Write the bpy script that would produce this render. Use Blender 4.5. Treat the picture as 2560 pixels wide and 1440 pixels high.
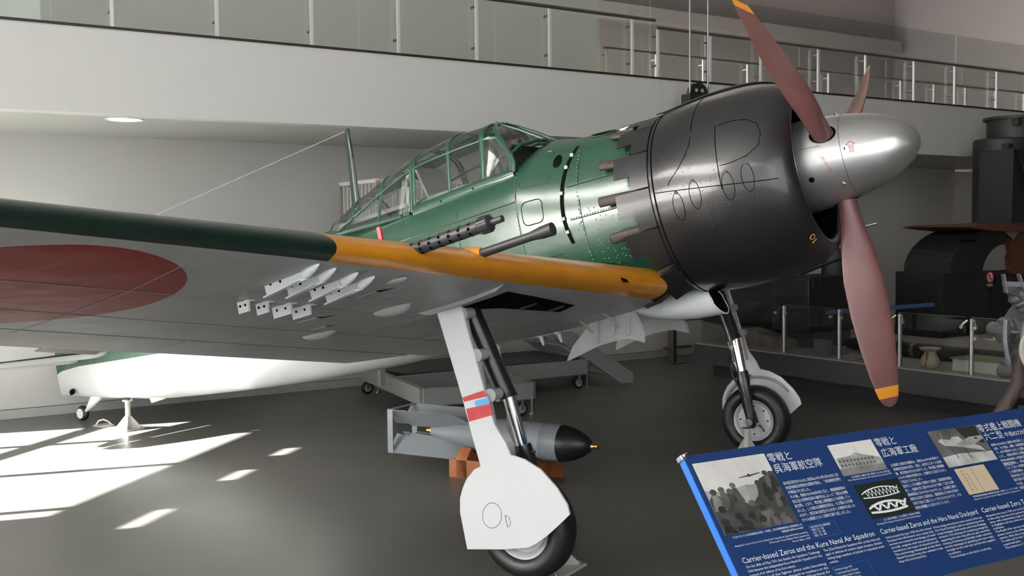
import bpy, bmesh, math, random
from mathutils import Vector, Matrix
random.seed(7)
for _o in list(bpy.data.objects):
    bpy.data.objects.remove(_o, do_unlink=True)
scene = bpy.context.scene
COL = scene.collection
rad = math.radians

# ------------------------------------------------------------------ camera
cam_data = bpy.data.cameras.new('camera')
cam = bpy.data.objects.new('camera', cam_data)
COL.objects.link(cam)
scene.camera = cam
CAM = Vector((1.27, -6.48, 1.85))
_yaw, _pit, _rol = rad(-32.35), rad(-3.04), rad(-0.60)
_D = Vector((math.sin(_yaw)*math.cos(_pit), math.cos(_yaw)*math.cos(_pit), math.sin(_pit)))
_R0 = _D.cross(Vector((0, 0, 1))).normalized()
_U0 = _R0.cross(_D)
_R = _R0*math.cos(_rol) + _U0*math.sin(_rol)
_U = -_R0*math.sin(_rol) + _U0*math.cos(_rol)
cam.matrix_world = Matrix(((_R.x, _U.x, -_D.x, CAM.x), (_R.y, _U.y, -_D.y, CAM.y), (_R.z, _U.z, -_D.z, CAM.z), (0, 0, 0, 1)))
cam_data.sensor_width = 36.0
cam_data.lens = 2620/2560*36.0
cam_data.clip_start = 0.05
cam_data.clip_end = 200

# ------------------------------------------------------------------ world, sun, exposure
world = bpy.data.worlds.new('sky')
scene.world = world
world.use_nodes = True
_bg = world.node_tree.nodes['Background']
_bg.inputs['Color'].default_value = (0.97, 0.98, 1.0, 1)
_bg.inputs['Strength'].default_value = 4.2
sun_data = bpy.data.lights.new('sun', 'SUN')
sun_data.energy = 190.0
sun_data.angle = rad(0.5)
sun_data.color = (1.0, 0.975, 0.93)
sun = bpy.data.objects.new('sun', sun_data)
COL.objects.link(sun)
SUN_DIR = Vector((0.643*math.cos(rad(20)), 0.766*math.cos(rad(20)), -math.sin(rad(20))))
sun.rotation_euler = SUN_DIR.to_track_quat('-Z', 'Y').to_euler()
sun.location = (-20, -30, 15)
scene.view_settings.view_transform = 'Standard'
scene.view_settings.look = 'None'
scene.view_settings.gamma = 1.0
scene.view_settings.use_curve_mapping = False
scene.view_settings.exposure = 0.0
scene.cycles.max_bounces = 7
scene.cycles.transparent_max_bounces = 14

# ------------------------------------------------------------------ helpers
FN = {}
def ident(p): return Vector(p)
# room frame: a along the back wall, o out from it, z up
_wa = rad(25)
RT = Vector((math.sin(_wa), math.cos(_wa), 0)); RN = Vector((RT.y, -RT.x, 0)); RD = -7.836
def RW(p): return RT*p[0] + RN*(RD + p[1]) + Vector((0, 0, p[2]))
# aircraft body frame: s aft of the spinner tip, y to starboard, z above the thrust line
TH = rad(12.57); HUB = Vector((0, 0, 2.382))
_F = Vector((math.cos(TH), 0, math.sin(TH))); _UP = Vector((-math.sin(TH), 0, math.cos(TH)))
def BW(p): return HUB - _F*p[0] + Vector((0, -1, 0))*p[1] + _UP*p[2]

def thing(name, label, cat, loc=(0, 0, 0), group=None, fn=None, rot=(0, 0, 0)):
    o = bpy.data.objects.new(name, None)
    COL.objects.link(o)
    o.empty_display_size = 0.1
    o.location = loc
    o.rotation_euler = rot
    o['label'] = label; o['category'] = cat
    if group: o['group'] = group
    L = Vector(loc)
    FN[o] = fn if fn else (lambda p: Vector(p) - L)
    return o

def rthing(name, label, cat, aoz, group=None):
    """a thing whose parts are given in room coordinates"""
    L = RW(aoz)
    return thing(name, label, cat, L, group, lambda p: RW(p) - L)

def mk(name, VF, mat, parent=None, smooth=True, ang=35, label=None, cat=None, group=None, kind=None, fn=None, bevel=0.0):
    V, F = VF
    f = FN[parent] if parent is not None else (fn or ident)
    P = [f(v) for v in V]
    off = Vector((0, 0, 0))
    if parent is None:
        xs = [p.x for p in P]; ys = [p.y for p in P]; zs = [p.z for p in P]
        off = Vector(((min(xs)+max(xs))/2, (min(ys)+max(ys))/2, min(zs)))
        P = [p-off for p in P]
    me = bpy.data.meshes.new(name)
    me.from_pydata([tuple(p) for p in P], [], F)
    bm = bmesh.new(); bm.from_mesh(me)
    if bevel:
        es = [e for e in bm.edges if len(e.link_faces) == 2 and e.calc_face_angle(0) > 0.6]
        if es: bmesh.ops.bevel(bm, geom=es, offset=bevel, segments=2, affect='EDGES', profile=0.6)
    bmesh.ops.recalc_face_normals(bm, faces=bm.faces)
    bm.to_mesh(me); bm.free()
    if isinstance(mat, (list, tuple)):
        for m in mat: me.materials.append(m)
    else:
        me.materials.append(mat)
    if smooth:
        me.polygons.foreach_set('use_smooth', [True]*len(me.polygons))
        me.set_sharp_from_angle(angle=rad(ang))
    o = bpy.data.objects.new(name, me)
    COL.objects.link(o)
    if parent is not None:
        o.parent = parent
        FN[o] = f
    else:
        o.location = off
        FN[o] = lambda p: f(p) - off
    if label: o['label'] = label
    if cat: o['category'] = cat
    if group: o['group'] = group
    if kind: o['kind'] = kind
    return o

def mapv(VF, fn): return [fn(v) for v in VF[0]], VF[1]
def join(L):
    V = []; F = []
    for v, f in L:
        n = len(V); V += list(v); F += [tuple(i+n for i in q) for q in f]
    return V, F
def box(x0, x1, y0, y1, z0, z1):
    V = [(x, y, z) for x in (x0, x1) for y in (y0, y1) for z in (z0, z1)]
    return V, [(0, 1, 3, 2), (4, 6, 7, 5), (0, 4, 5, 1), (2, 3, 7, 6), (0, 2, 6, 4), (1, 5, 7, 3)]
def cbox(c, s): return box(c[0]-s[0]/2, c[0]+s[0]/2, c[1]-s[1]/2, c[1]+s[1]/2, c[2]-s[2]/2, c[2]+s[2]/2)
def beam(p, q, w, h, up=(0, 0, 1)):
    """box from p to q, w wide and h high"""
    p = Vector(p); q = Vector(q); d = (q-p).normalized(); u = Vector(up)
    s = d.cross(u)
    if s.length < 1e-4: s = d.cross(Vector((1, 0, 0)))
    s.normalize(); u = s.cross(d)
    V = []
    for c in (p, q):
        for i, j in ((-1, -1), (1, -1), (1, 1), (-1, 1)): V.append(c + s*(i*w/2) + u*(j*h/2))
    return V, [(0, 1, 2, 3), (7, 6, 5, 4), (0, 4, 5, 1), (1, 5, 6, 2), (2, 6, 7, 3), (3, 7, 4, 0)]
def tube(path, r, n=12, cap=True, flat=1.0, upv=None):
    path = [Vector(p) for p in path]; m = len(path)
    rs = r if isinstance(r, (list, tuple)) else [r]*m
    V = []; F = []; prev = None
    for i, p in enumerate(path):
        d = (path[min(i+1, m-1)] - path[max(i-1, 0)])
        d = d.normalized() if d.length > 1e-9 else Vector((1, 0, 0))
        if prev is None:
            a = Vector(upv) if upv else (Vector((0, 0, 1)) if abs(d.z) < .9 else Vector((0, 1, 0)))
        else: a = prev
        a = (a - d*a.dot(d)).normalized(); b = d.cross(a); prev = a
        for k in range(n):
            t = 2*math.pi*k/n
            V.append(p + a*(rs[i]*math.cos(t)) + b*(rs[i]*flat*math.sin(t)))
    for i in range(m-1):
        for k in range(n):
            F.append((i*n+k, i*n+(k+1) % n, (i+1)*n+(k+1) % n, (i+1)*n+k))
    if cap: F += [tuple(range(n-1, -1, -1)), tuple(range((m-1)*n, m*n))]
    return V, F
def lathe(prof, n=32, axis='s', c=(0, 0, 0), cap=False, a0=0.0, a1=2*math.pi):
    """prof: list of (along, radius); axis s/y/z through c"""
    V = []; F = []; full = abs(a1-a0-2*math.pi) < 1e-6; m = n if full else n+1
    for al, r in prof:
        for k in range(m):
            t = a0 + (a1-a0)*k/n
            u, v = r*math.sin(t), r*math.cos(t)
            if axis == 's': V.append((c[0]+al, c[1]+u, c[2]+v))
            elif axis == 'y': V.append((c[0]+u, c[1]+al, c[2]+v))
            else: V.append((c[0]+u, c[1]+v, c[2]+al))
    for i in range(len(prof)-1):
        for k in range(n):
            k2 = (k+1) % m
            F.append((i*m+k, i*m+k2, (i+1)*m+k2, (i+1)*m+k))
    if cap:
        F.append(tuple(range(m))); F.append(tuple(range((len(prof)-1)*m, len(prof)*m)))
    return V, F
def axlathe(p, q, prof, n=24, cap=True):
    """lathe about the line p->q; prof (distance from p, radius)"""
    p = Vector(p); d = (Vector(q)-p).normalized()
    return tube([p+d*a for a, r in prof], [max(r, 1e-4) for a, r in prof], n, cap)
def loft(rings, closed=True, cap=True):
    n = len(rings[0]); V = [v for r in rings for v in r]; F = []
    for i in range(len(rings)-1):
        for k in range(n if closed else n-1):
            F.append((i*n+k, i*n+(k+1) % n, (i+1)*n+(k+1) % n, (i+1)*n+k))
    if cap: F += [tuple(range(n-1, -1, -1)), tuple(range((len(rings)-1)*n, len(rings)*n))]
    return V, F
def prism(out, off):
    """closed outline extruded by vector off"""
    off = Vector(off); n = len(out)
    V = [Vector(p) for p in out] + [Vector(p)+off for p in out]
    return V, [tuple(range(n-1, -1, -1)), tuple(range(n, 2*n))] + [(i, (i+1) % n, n+(i+1) % n, n+i) for i in range(n)]
def disc(c, r, off, n=24, nrm='y'):
    out = []
    for k in range(n):
        t = 2*math.pi*k/n; u, v = r*math.cos(t), r*math.sin(t)
        out.append({'y': (c[0]+u, c[1], c[2]+v), 's': (c[0], c[1]+u, c[2]+v), 'z': (c[0]+u, c[1]+v, c[2])}[nrm])
    return prism(out, off)
def interp(x, xs, ys):
    if x <= xs[0]: return ys[0]
    for i in range(len(xs)-1):
        if x <= xs[i+1]:
            t = (x-xs[i])/(xs[i+1]-xs[i]); return ys[i]+(ys[i+1]-ys[i])*t
    return ys[-1]
def smooth_interp(x, xs, ys):
    """monotone-ish cubic"""
    n = len(xs)
    if x <= xs[0]: return ys[0]
    if x >= xs[-1]: return ys[-1]
    i = max(k for k in range(n-1) if xs[k] <= x)
    def sl(k):
        if k == 0: return (ys[1]-ys[0])/(xs[1]-xs[0])
        if k == n-1: return (ys[-1]-ys[-2])/(xs[-1]-xs[-2])
        return (ys[k+1]-ys[k-1])/(xs[k+1]-xs[k-1])
    h = xs[i+1]-xs[i]; t = (x-xs[i])/h
    return (2*t**3-3*t*t+1)*ys[i] + (t**3-2*t*t+t)*h*sl(i) + (-2*t**3+3*t*t)*ys[i+1] + (t**3-t*t)*h*sl(i+1)

# ------------------------------------------------------------------ materials
def srgb(r, g, b):
    def c(x):
        x /= 255.0
        return x/12.92 if x <= .04045 else ((x+.055)/1.055)**2.4
    return (c(r), c(g), c(b), 1)
MATS = {}
def mat(name, col, rough=0.5, metal=0.0, coat=0.0, var=0.0, vscale=6.0, bump=0.0, bscale=40.0, spec=0.5, rvar=0.0):
    if name in MATS: return MATS[name]
    m = bpy.data.materials.new(name); m.use_nodes = True
    nt = m.node_tree; b = nt.nodes['Principled BSDF']
    b.inputs['Roughness'].default_value = rough; b.inputs['Metallic'].default_value = metal
    b.inputs['Coat Weight'].default_value = coat; b.inputs['Coat Roughness'].default_value = 0.12
    b.inputs['Specular IOR Level'].default_value = spec
    b.inputs['Base Color'].default_value = col
    if var or bump or rvar:
        tc = nt.nodes.new('ShaderNodeTexCoord')
        nz = nt.nodes.new('ShaderNodeTexNoise'); nz.inputs['Scale'].default_value = vscale; nz.inputs['Detail'].default_value = 5
        nt.links.new(tc.outputs['Object'], nz.inputs['Vector'])
        if var:
            mr = nt.nodes.new('ShaderNodeMapRange'); mr.inputs['From Min'].default_value = .3; mr.inputs['From Max'].default_value = .7
            mr.inputs['To Min'].default_value = 1-var; mr.inputs['To Max'].default_value = 1+var
            nt.links.new(nz.outputs['Fac'], mr.inputs['Value'])
            mx = nt.nodes.new('ShaderNodeMix'); mx.data_type = 'RGBA'; mx.blend_type = 'MULTIPLY'; mx.inputs['Factor'].default_value = 1
            mx.inputs[6].default_value = col; nt.links.new(mr.outputs['Result'], mx.inputs[7])
            nt.links.new(mx.outputs[2], b.inputs['Base Color'])
        if rvar:
            mr2 = nt.nodes.new('ShaderNodeMapRange'); mr2.inputs['From Min'].default_value = .3; mr2.inputs['From Max'].default_value = .7
            mr2.inputs['To Min'].default_value = max(.02, rough-rvar); mr2.inputs['To Max'].default_value = rough+rvar
            nt.links.new(nz.outputs['Fac'], mr2.inputs['Value']); nt.links.new(mr2.outputs['Result'], b.inputs['Roughness'])
        if bump:
            n2 = nt.nodes.new('ShaderNodeTexNoise'); n2.inputs['Scale'].default_value = bscale; n2.inputs['Detail'].default_value = 3
            nt.links.new(tc.outputs['Object'], n2.inputs['Vector'])
            bp = nt.nodes.new('ShaderNodeBump'); bp.inputs['Strength'].default_value = bump; bp.inputs['Distance'].default_value = .01
            nt.links.new(n2.outputs['Fac'], bp.inputs['Height']); nt.links.new(bp.outputs['Normal'], b.inputs['Normal'])
    MATS[name] = m
    return m
def glass_mat(name, tint, refl=0.08, mixmax=0.9):
    if name in MATS: return MATS[name]
    m = bpy.data.materials.new(name); m.use_nodes = True; nt = m.node_tree
    for n in list(nt.nodes): nt.nodes.remove(n)
    out = nt.nodes.new('ShaderNodeOutputMaterial'); mx = nt.nodes.new('ShaderNodeMixShader')
    tr = nt.nodes.new('ShaderNodeBsdfTransparent'); tr.inputs['Color'].default_value = tint
    gl = nt.nodes.new('ShaderNodeBsdfGlossy'); gl.inputs['Roughness'].default_value = .02; gl.inputs['Color'].default_value = (1, 1, 1, 1)
    lw = nt.nodes.new('ShaderNodeLayerWeight'); lw.inputs['Blend'].default_value = .25
    mr = nt.nodes.new('ShaderNodeMapRange'); mr.inputs['To Min'].default_value = refl; mr.inputs['To Max'].default_value = mixmax
    nt.links.new(lw.outputs['Fresnel'], mr.inputs['Value'])
    nt.links.new(mr.outputs['Result'], mx.inputs['Fac']); nt.links.new(tr.outputs[0], mx.inputs[1]); nt.links.new(gl.outputs[0], mx.inputs[2])
    nt.links.new(mx.outputs[0], out.inputs['Surface'])
    MATS[name] = m
    return m
def emit_mat(name, col, st):
    if name in MATS: return MATS[name]
    m = bpy.data.materials.new(name); m.use_nodes = True
    b = m.node_tree.nodes['Principled BSDF']; b.inputs['Emission Color'].default_value = col; b.inputs['Emission Strength'].default_value = st
    MATS[name] = m
    return m

def wing_under_mat():
    """light grey paint with the red roundel, in the aircraft's own coordinates"""
    m = bpy.data.materials.new('wing_grey_roundel'); m.use_nodes = True; nt = m.node_tree; b = nt.nodes['Principled BSDF']
    b.inputs['Roughness'].default_value = .45; b.inputs['Specular IOR Level'].default_value = .35
    tc = nt.nodes.new('ShaderNodeTexCoord'); sp = nt.nodes.new('ShaderNodeSeparateXYZ'); nt.links.new(tc.outputs['Object'], sp.inputs[0])
    def M(op, a, bb):
        n = nt.nodes.new('ShaderNodeMath'); n.operation = op
        for i, v in enumerate((a, bb)):
            if v is None: continue
            if isinstance(v, (int, float)): n.inputs[i].default_value = v
            else: nt.links.new(v, n.inputs[i])
        return n.outputs[0]
    dx = M('SUBTRACT', sp.outputs['X'], 2.03-2.40)
    ay = M('ABSOLUTE', sp.outputs['Y'], None)
    dy = M('SUBTRACT', ay, 4.27)
    d = M('SQRT', M('ADD', M('MULTIPLY', dx, dx), M('MULTIPLY', dy, dy)), None)
    inside = M('LESS_THAN', d, 0.63)
    nz = nt.nodes.new('ShaderNodeTexNoise'); nz.inputs['Scale'].default_value = 3.5; nz.inputs['Detail'].default_value = 6
    nt.links.new(tc.outputs['Object'], nz.inputs['Vector'])
    mr = nt.nodes.new('ShaderNodeMapRange'); mr.inputs['From Min'].default_value = .3; mr.inputs['From Max'].default_value = .7; mr.inputs['To Min'].default_value = .88; mr.inputs['To Max'].default_value = 1.1
    nt.links.new(nz.outputs['Fac'], mr.inputs['Value'])
    mx = nt.nodes.new('ShaderNodeMix'); mx.data_type = 'RGBA'
    mx.inputs[6].default_value = (.33, .335, .33, 1); mx.inputs[7].default_value = (.22, .012, .012, 1)
    nt.links.new(inside, mx.inputs['Factor'])
    mu = nt.nodes.new('ShaderNodeMix'); mu.data_type = 'RGBA'; mu.blend_type = 'MULTIPLY'; mu.inputs['Factor'].default_value = 1
    nt.links.new(mx.outputs[2], mu.inputs[6]); nt.links.new(mr.outputs['Result'], mu.inputs[7])
    nt.links.new(mu.outputs[2], b.inputs['Base Color'])
    n2 = nt.nodes.new('ShaderNodeTexNoise'); n2.inputs['Scale'].default_value = 5; n2.inputs['Detail'].default_value = 2
    nt.links.new(tc.outputs['Object'], n2.inputs['Vector'])
    bp = nt.nodes.new('ShaderNodeBump'); bp.inputs['Strength'].default_value = .25; bp.inputs['Distance'].default_value = .03
    nt.links.new(n2.outputs['Fac'], bp.inputs['Height']); nt.links.new(bp.outputs['Normal'], b.inputs['Normal'])
    return m
def fuselage_mat():
    """gloss green above, light grey below a rising line"""
    m = bpy.data.materials.new('fuselage_two_tone'); m.use_nodes = True; nt = m.node_tree; b = nt.nodes['Principled BSDF']
    b.inputs['Roughness'].default_value = .30; b.inputs['Coat Weight'].default_value = .75; b.inputs['Coat Roughness'].default_value = .2
    tc = nt.nodes.new('ShaderNodeTexCoord'); sp = nt.nodes.new('ShaderNodeSeparateXYZ'); nt.links.new(tc.outputs['Object'], sp.inputs[0])
    cv = nt.nodes.new('ShaderNodeMapRange'); cv.inputs['From Min'].default_value = 2.03-8.0; cv.inputs['From Max'].default_value = 2.03-1.6
    cv.inputs['To Min'].default_value = 1.968-.06; cv.inputs['To Max'].default_value = 1.968-.47
    nt.links.new(sp.outputs['X'], cv.inputs['Value'])
    gt = nt.nodes.new('ShaderNodeMath'); gt.operation = 'GREATER_THAN'
    nt.links.new(sp.outputs['Z'], gt.inputs[0]); nt.links.new(cv.outputs['Result'], gt.inputs[1])
    mx = nt.nodes.new('ShaderNodeMix'); mx.data_type = 'RGBA'
    mx.inputs[6].default_value = (.58, .585, .58, 1); mx.inputs[7].default_value = GREEN
    nt.links.new(gt.outputs[0], mx.inputs['Factor']); nt.links.new(mx.outputs[2], b.inputs['Base Color'])
    n2 = nt.nodes.new('ShaderNodeTexNoise'); n2.inputs['Scale'].default_value = 4; n2.inputs['Detail'].default_value = 3
    nt.links.new(tc.outputs['Object'], n2.inputs['Vector'])
    bp = nt.nodes.new('ShaderNodeBump'); bp.inputs['Strength'].default_value = .22; bp.inputs['Distance'].default_value = .03
    nt.links.new(n2.outputs['Fac'], bp.inputs['Height']); nt.links.new(bp.outputs['Normal'], b.inputs['Normal'])
    return m
GREEN = (.012, .058, .031, 1)
M_WING = wing_under_mat(); M_FUS = fuselage_mat()
M_GREEN = mat('green_paint', GREEN, .3, coat=.3, var=.08)
M_DGREEN = mat('dark_green_paint', (.005, .018, .0125, 1), .32, coat=.3, var=.08)
M_YEL = mat('orange_yellow_paint', (.60, .235, .012, 1), .3, coat=.3, var=.06)
M_GREY = mat('aircraft_grey', (.36, .365, .36, 1), .42, var=.08)
M_WHITE = mat('white_gloss_paint', (.80, .81, .82, 1), .25, coat=.4, bump=.12, bscale=9)
M_BLACK = mat('cowl_black', (.010, .010, .012, 1), .33, coat=.45, bump=.18, bscale=7)
M_CFLAP = mat('cowl_flap_black', (.013, .013, .015, 1), .36, coat=.2, bump=.1, bscale=9)
M_DARK = mat('matt_dark', (.004, .004, .004, 1), .9, spec=.05)
M_GUN = mat('gun_metal', (.040, .040, .043, 1), .42, metal=.2)
M_SILV = mat('silver_spinner', (.60, .60, .60, 1), .30, metal=.85, bump=.05, bscale=12)
M_CHROME = mat('chrome', (.85, .85, .86, 1), .08, metal=1)
M_STEEL = mat('steel', (.55, .55, .56, 1), .3, metal=1)
M_PROP = mat('maroon_prop', (.15, .062, .06, 1), .42, coat=.15, var=.08)
M_PYEL = mat('prop_tip_yellow', (.75, .30, .02, 1), .4)
M_EXH = mat('exhaust_rust', (.060, .042, .038, 1), .6, metal=.1, var=.3, vscale=30)
M_RUB = mat('tyre_rubber', (.012, .012, .013, 1), .42, bump=.05, bscale=60)
M_LEG = mat('gear_black', (.012, .012, .013, 1), .3, coat=.3)
M_RED = mat('stripe_red', (.48, .02, .03, 1), .35, var=.2, vscale=25)
M_BLUE = mat('stripe_blue', (.10, .42, .75, 1), .35, var=.1, vscale=25)
M_PRED = mat('stencil_red', (.55, .06, .05, 1), .5)
M_CGLASS = glass_mat('canopy_glass', (.95, .97, .97, 1), .12, .9)
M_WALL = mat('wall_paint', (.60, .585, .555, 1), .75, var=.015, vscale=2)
M_FASC = mat('fascia_paint', (.64, .625, .60, 1), .7, var=.01)
M_FLOOR = mat('floor_resin', (.108, .103, .095, 1), .33, var=.06, vscale=1.2, rvar=.04)
M_CEIL = mat('ceiling_paint', (.52, .51, .49, 1), .8)
M_TRIM = mat('dark_trim', (.02, .012, .01, 1), .5)
M_POST = mat('post_white', (.75, .76, .75, 1), .35, metal=.2)
M_RAIL = mat('rail_metal', (.30, .27, .25, 1), .35, metal=.9)
M_BGLASS = glass_mat('balcony_glass', (.945, .965, .94, 1), .02, .35)
M_BGLASS2 = glass_mat('display_glass', (.93, .94, .93, 1), .02, .3)
M_GEDGE = mat('glass_edge', (.02, .05, .04, 1), .3)
M_STAIR = mat('stair_grey', (.30, .30, .30, 1), .5)
M_STAIRD = mat('stair_dark', (.06, .06, .065, 1), .7)
M_BOMB = mat('bomb_grey', (.17, .185, .205, 1), .5, var=.05)
M_BNOSE = mat('bomb_nose_black', (.008, .008, .009, 1), .35)
M_BRASS = mat('brass', (.70, .45, .15, 1), .3, metal=1)
M_WOOD = mat('stained_wood', (.33, .105, .035, 1), .5, var=.2, vscale=8)
M_PLAT = mat('platform_grey', (.048, .049, .054, 1), .6, var=.06)
M_PTOP = mat('platform_top', (.34, .30, .28, 1), .8, var=.1, vscale=12)
M_SUB = mat('submarine_black', (.009, .009, .010, 1), .55, bump=.1, bscale=8)
M_RUST = mat('rust_edge', (.10, .035, .015, 1), .7, var=.4, vscale=20)
M_EQGREY = mat('engine_grey', (.17, .17, .18, 1), .45, metal=.5, var=.2, vscale=12)
M_HOSE = mat('hose_cream', (.45, .42, .36, 1), .5)
M_PANEL = mat('panel_blue', srgb(16, 48, 98), .45)
M_PEDGE = mat('panel_edge_blue', srgb(40, 105, 190), .4)
M_PTXT = mat('panel_white', (.80, .80, .80, 1), .6)
M_PLIGHT = mat('photo_light', (.62, .60, .57, 1), .5, var=.12, vscale=8)
# ================================================================== THE ROOM
def rmk(name, VF, m, kind='structure', **k):
    return mk(name, VF, m, fn=RW, kind=kind, **k)
A0, A1, OF = -7.2, 19.0, 21.0
rmk('floor', box(-16, A1, -7.2, OF, -.12, 0), M_FLOOR, smooth=False)
# back wall under the balcony (panels with joints)
wall = rmk('wall_back', box(A0, 11.75, -.22, -.03, 0, 2.91), M_WALL, smooth=False)
xs = [A0, 10.2, 11.75]
for i in range(len(xs)-1):
    mk('wall_panel', box(xs[i]+.004, xs[i+1]-.004, -.03, 0, .10, 2.905), M_WALL, wall, smooth=False)
rmk('baseboard_back', box(A0, 11.75, -.03, .012, 0, .092), mat('baseboard_paint', (.42, .41, .39, 1), .6), smooth=False)
rmk('wall_recess', box(11.75, A1, -.75, -.55, 0, 2.91), M_WALL, smooth=False)
# balcony slab with fascia and soffit
rmk('wall_balcony', join([box(A0, 2.878, 2.0, 2.2, 2.905, 3.63), box(2.884, A1, 2.0, 2.2, 2.905, 3.63)]), M_FASC, smooth=False)
rmk('trim_1', box(A0, A1, 2.10, 2.215, 3.63, 3.652), M_TRIM, smooth=False)
rmk('ceiling_soffit', box(A0, A1, -.75, 2.0, 2.905, 2.96), mat('soffit_paint', (.50, .49, .465, 1), .35), smooth=False)
rmk('floor_balcony', box(A0, A1, .05, 2.1, 3.45, 3.56), M_CEIL, smooth=False)
rmk('wall_upper', box(A0, 3.62, -.6, 0, 2.96, 9.0), mat('upper_wall_paint', (.60, .60, .56, 1), .75), smooth=False)
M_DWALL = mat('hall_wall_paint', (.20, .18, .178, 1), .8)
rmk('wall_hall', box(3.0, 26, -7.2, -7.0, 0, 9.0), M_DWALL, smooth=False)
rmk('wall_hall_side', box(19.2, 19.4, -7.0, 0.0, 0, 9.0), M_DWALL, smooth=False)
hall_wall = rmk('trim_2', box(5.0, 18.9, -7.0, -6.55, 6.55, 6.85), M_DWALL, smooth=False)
rmk('wall_under_hall', box(3.0, A1, .05, .1, 2.96, 3.45), M_CEIL, smooth=False)
rmk('ceiling', box(A0-9, A1+8, -7.2, OF, 9.0, 9.2), M_CEIL, smooth=False)
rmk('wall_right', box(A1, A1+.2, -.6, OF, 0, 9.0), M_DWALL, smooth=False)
# glazed front behind the camera (faces away from the sun)
M_FRAME = mat('window_frame', (.30, .31, .32, 1), .5, metal=.4)
M_WINGLASS = glass_mat('window_glass', (.93, .95, .95, 1), .03, .5)
def facade(n, p0, p1, z0, z1, nx, nz, base, glass=True):
    """window wall from p0 to p1 (world xy), solid below z0 and above z1"""
    p0 = Vector((p0[0], p0[1], 0)); p1 = Vector((p1[0], p1[1], 0)); Z = Vector((0, 0, 1))
    d = (p1-p0)
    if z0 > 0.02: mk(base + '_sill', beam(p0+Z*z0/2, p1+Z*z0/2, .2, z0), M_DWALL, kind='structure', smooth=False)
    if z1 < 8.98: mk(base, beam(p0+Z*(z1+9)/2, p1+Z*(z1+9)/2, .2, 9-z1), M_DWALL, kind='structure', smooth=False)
    L = []
    for i in range(nx+1):
        q = p0+d*i/nx; L.append(beam(q+Z*z0, q+Z*z1, .07, .12, d))
    for j in range(nz+1):
        z = z0+(z1-z0)*j/nz; L.append(beam(p0+Z*z, p1+Z*z, .12, .07))
    w = mk('window_%d' % n, join(L), M_FRAME, kind='structure', smooth=False)
    if glass:
        for i in range(nx):
            a, b = p0+d*i/nx, p0+d*(i+1)/nx
            mk('pane', beam(a+Z*(z0+z1)/2, b+Z*(z0+z1)/2, .012, z1-z0), M_WINGLASS, w, smooth=False)
    return w
# left wall with the low sunlit window, in (m, z) along the wall
F0 = Vector((-9.45, -1.95, 0)); FG = Vector((.342, -.940, 0)); FNORM = Vector((-.94, -.342, 0))
def FW(p): return F0 + FG*p[0] + FNORM*p[1] + Vector((0, 0, p[2]))
MW = 22.6
BW0, BW1, BZ0, BZ1 = 6.2, 12.8, 1.3, 3.7
pieces = [(-1.2, MW, 0, .05), (4.25, MW, .05, 1.3), (4.25, BW0, 1.3, 1.72), (BW1, MW, 1.3, 1.72), (-1.2, -.1, .05, 1.72), (-1.2, BW0, 1.72, 1.97), (BW1, MW, 1.72, 2.03), (-1.2, 2.25, 1.97, 2.03), (2.6, 3.1, 1.97, 2.03),
          (3.5, 4.3, 1.97, 2.03), (4.8, BW0, 1.97, 2.03), (-1.2, BW0, 2.03, BZ1), (BW1, MW, 2.03, BZ1), (-1.2, MW, BZ1, 5.4), (-1.2, 5.0, 5.4, 7.8), (12.5, MW, 5.4, 7.8), (-1.2, MW, 7.8, 9.0)]
mk('wall_left', join([box(a, b, 0, .08, c, d) for a, b, c, d in pieces]), M_WALL, kind='structure', fn=FW, smooth=False)
wl = mk('window_1', join([box(m-.03, m+.03, .0, .07, .05, 1.72) for m in (-.07, 1.22, 2.62, 4.02)] + [box(-.1, 4.25, .0, .07, 1.0, 1.06), box(-.1, 4.25, 0, .07, .05, .1)]),
        M_FRAME, kind='structure', fn=FW, smooth=False)
for a, b in ((-.05, 1.19), (1.25, 2.59), (2.65, 3.99)):
    mk('pane', box(a, b, .03, .04, .1, 1.72), M_WINGLASS, wl, smooth=False)
# added unseen window with white blinds, to light the plane and give reflections
wb3 = mk('window_3', join([box(BW0+1.1*i-.03, BW0+1.1*i+.03, 0, .08, BZ0, BZ1) for i in range(7)] + [box(BW0, BW1, 0, .08, BZ0, BZ0+.06), box(BW0, BW1, 0, .08, BZ1-.06, BZ1)]), M_FRAME, kind='structure', fn=FW, smooth=False)
def light_blind_mat():  # translucent cloth that spreads the sun as soft light from the added windows
    m = bpy.data.materials.new('added_light_blind'); m.use_nodes = True; nt = m.node_tree
    for n in list(nt.nodes): nt.nodes.remove(n)
    out = nt.nodes.new('ShaderNodeOutputMaterial'); mx = nt.nodes.new('ShaderNodeMixShader'); mx.inputs['Fac'].default_value = .6
    a = nt.nodes.new('ShaderNodeBsdfDiffuse'); a.inputs['Color'].default_value = (.75, .74, .71, 1)
    b = nt.nodes.new('ShaderNodeBsdfTranslucent'); b.inputs['Color'].default_value = (.86, .85, .83, 1)
    nt.links.new(a.outputs[0], mx.inputs[1]); nt.links.new(b.outputs[0], mx.inputs[2]); nt.links.new(mx.outputs[0], out.inputs['Surface'])
    return m
M_LIGHTBLIND = light_blind_mat()
for i in range(6):
    mk('added_light_blind', (lambda a, b: ([(a, .03, BZ0+.05), (b, .03, BZ0+.05), (b, .03, BZ1-.05), (a, .03, BZ1-.05)], [(0, 1, 2, 3)]))(BW0+1.1*i+.03, BW0+1.1*(i+1)-.03), M_LIGHTBLIND, wb3, smooth=False)
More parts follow.
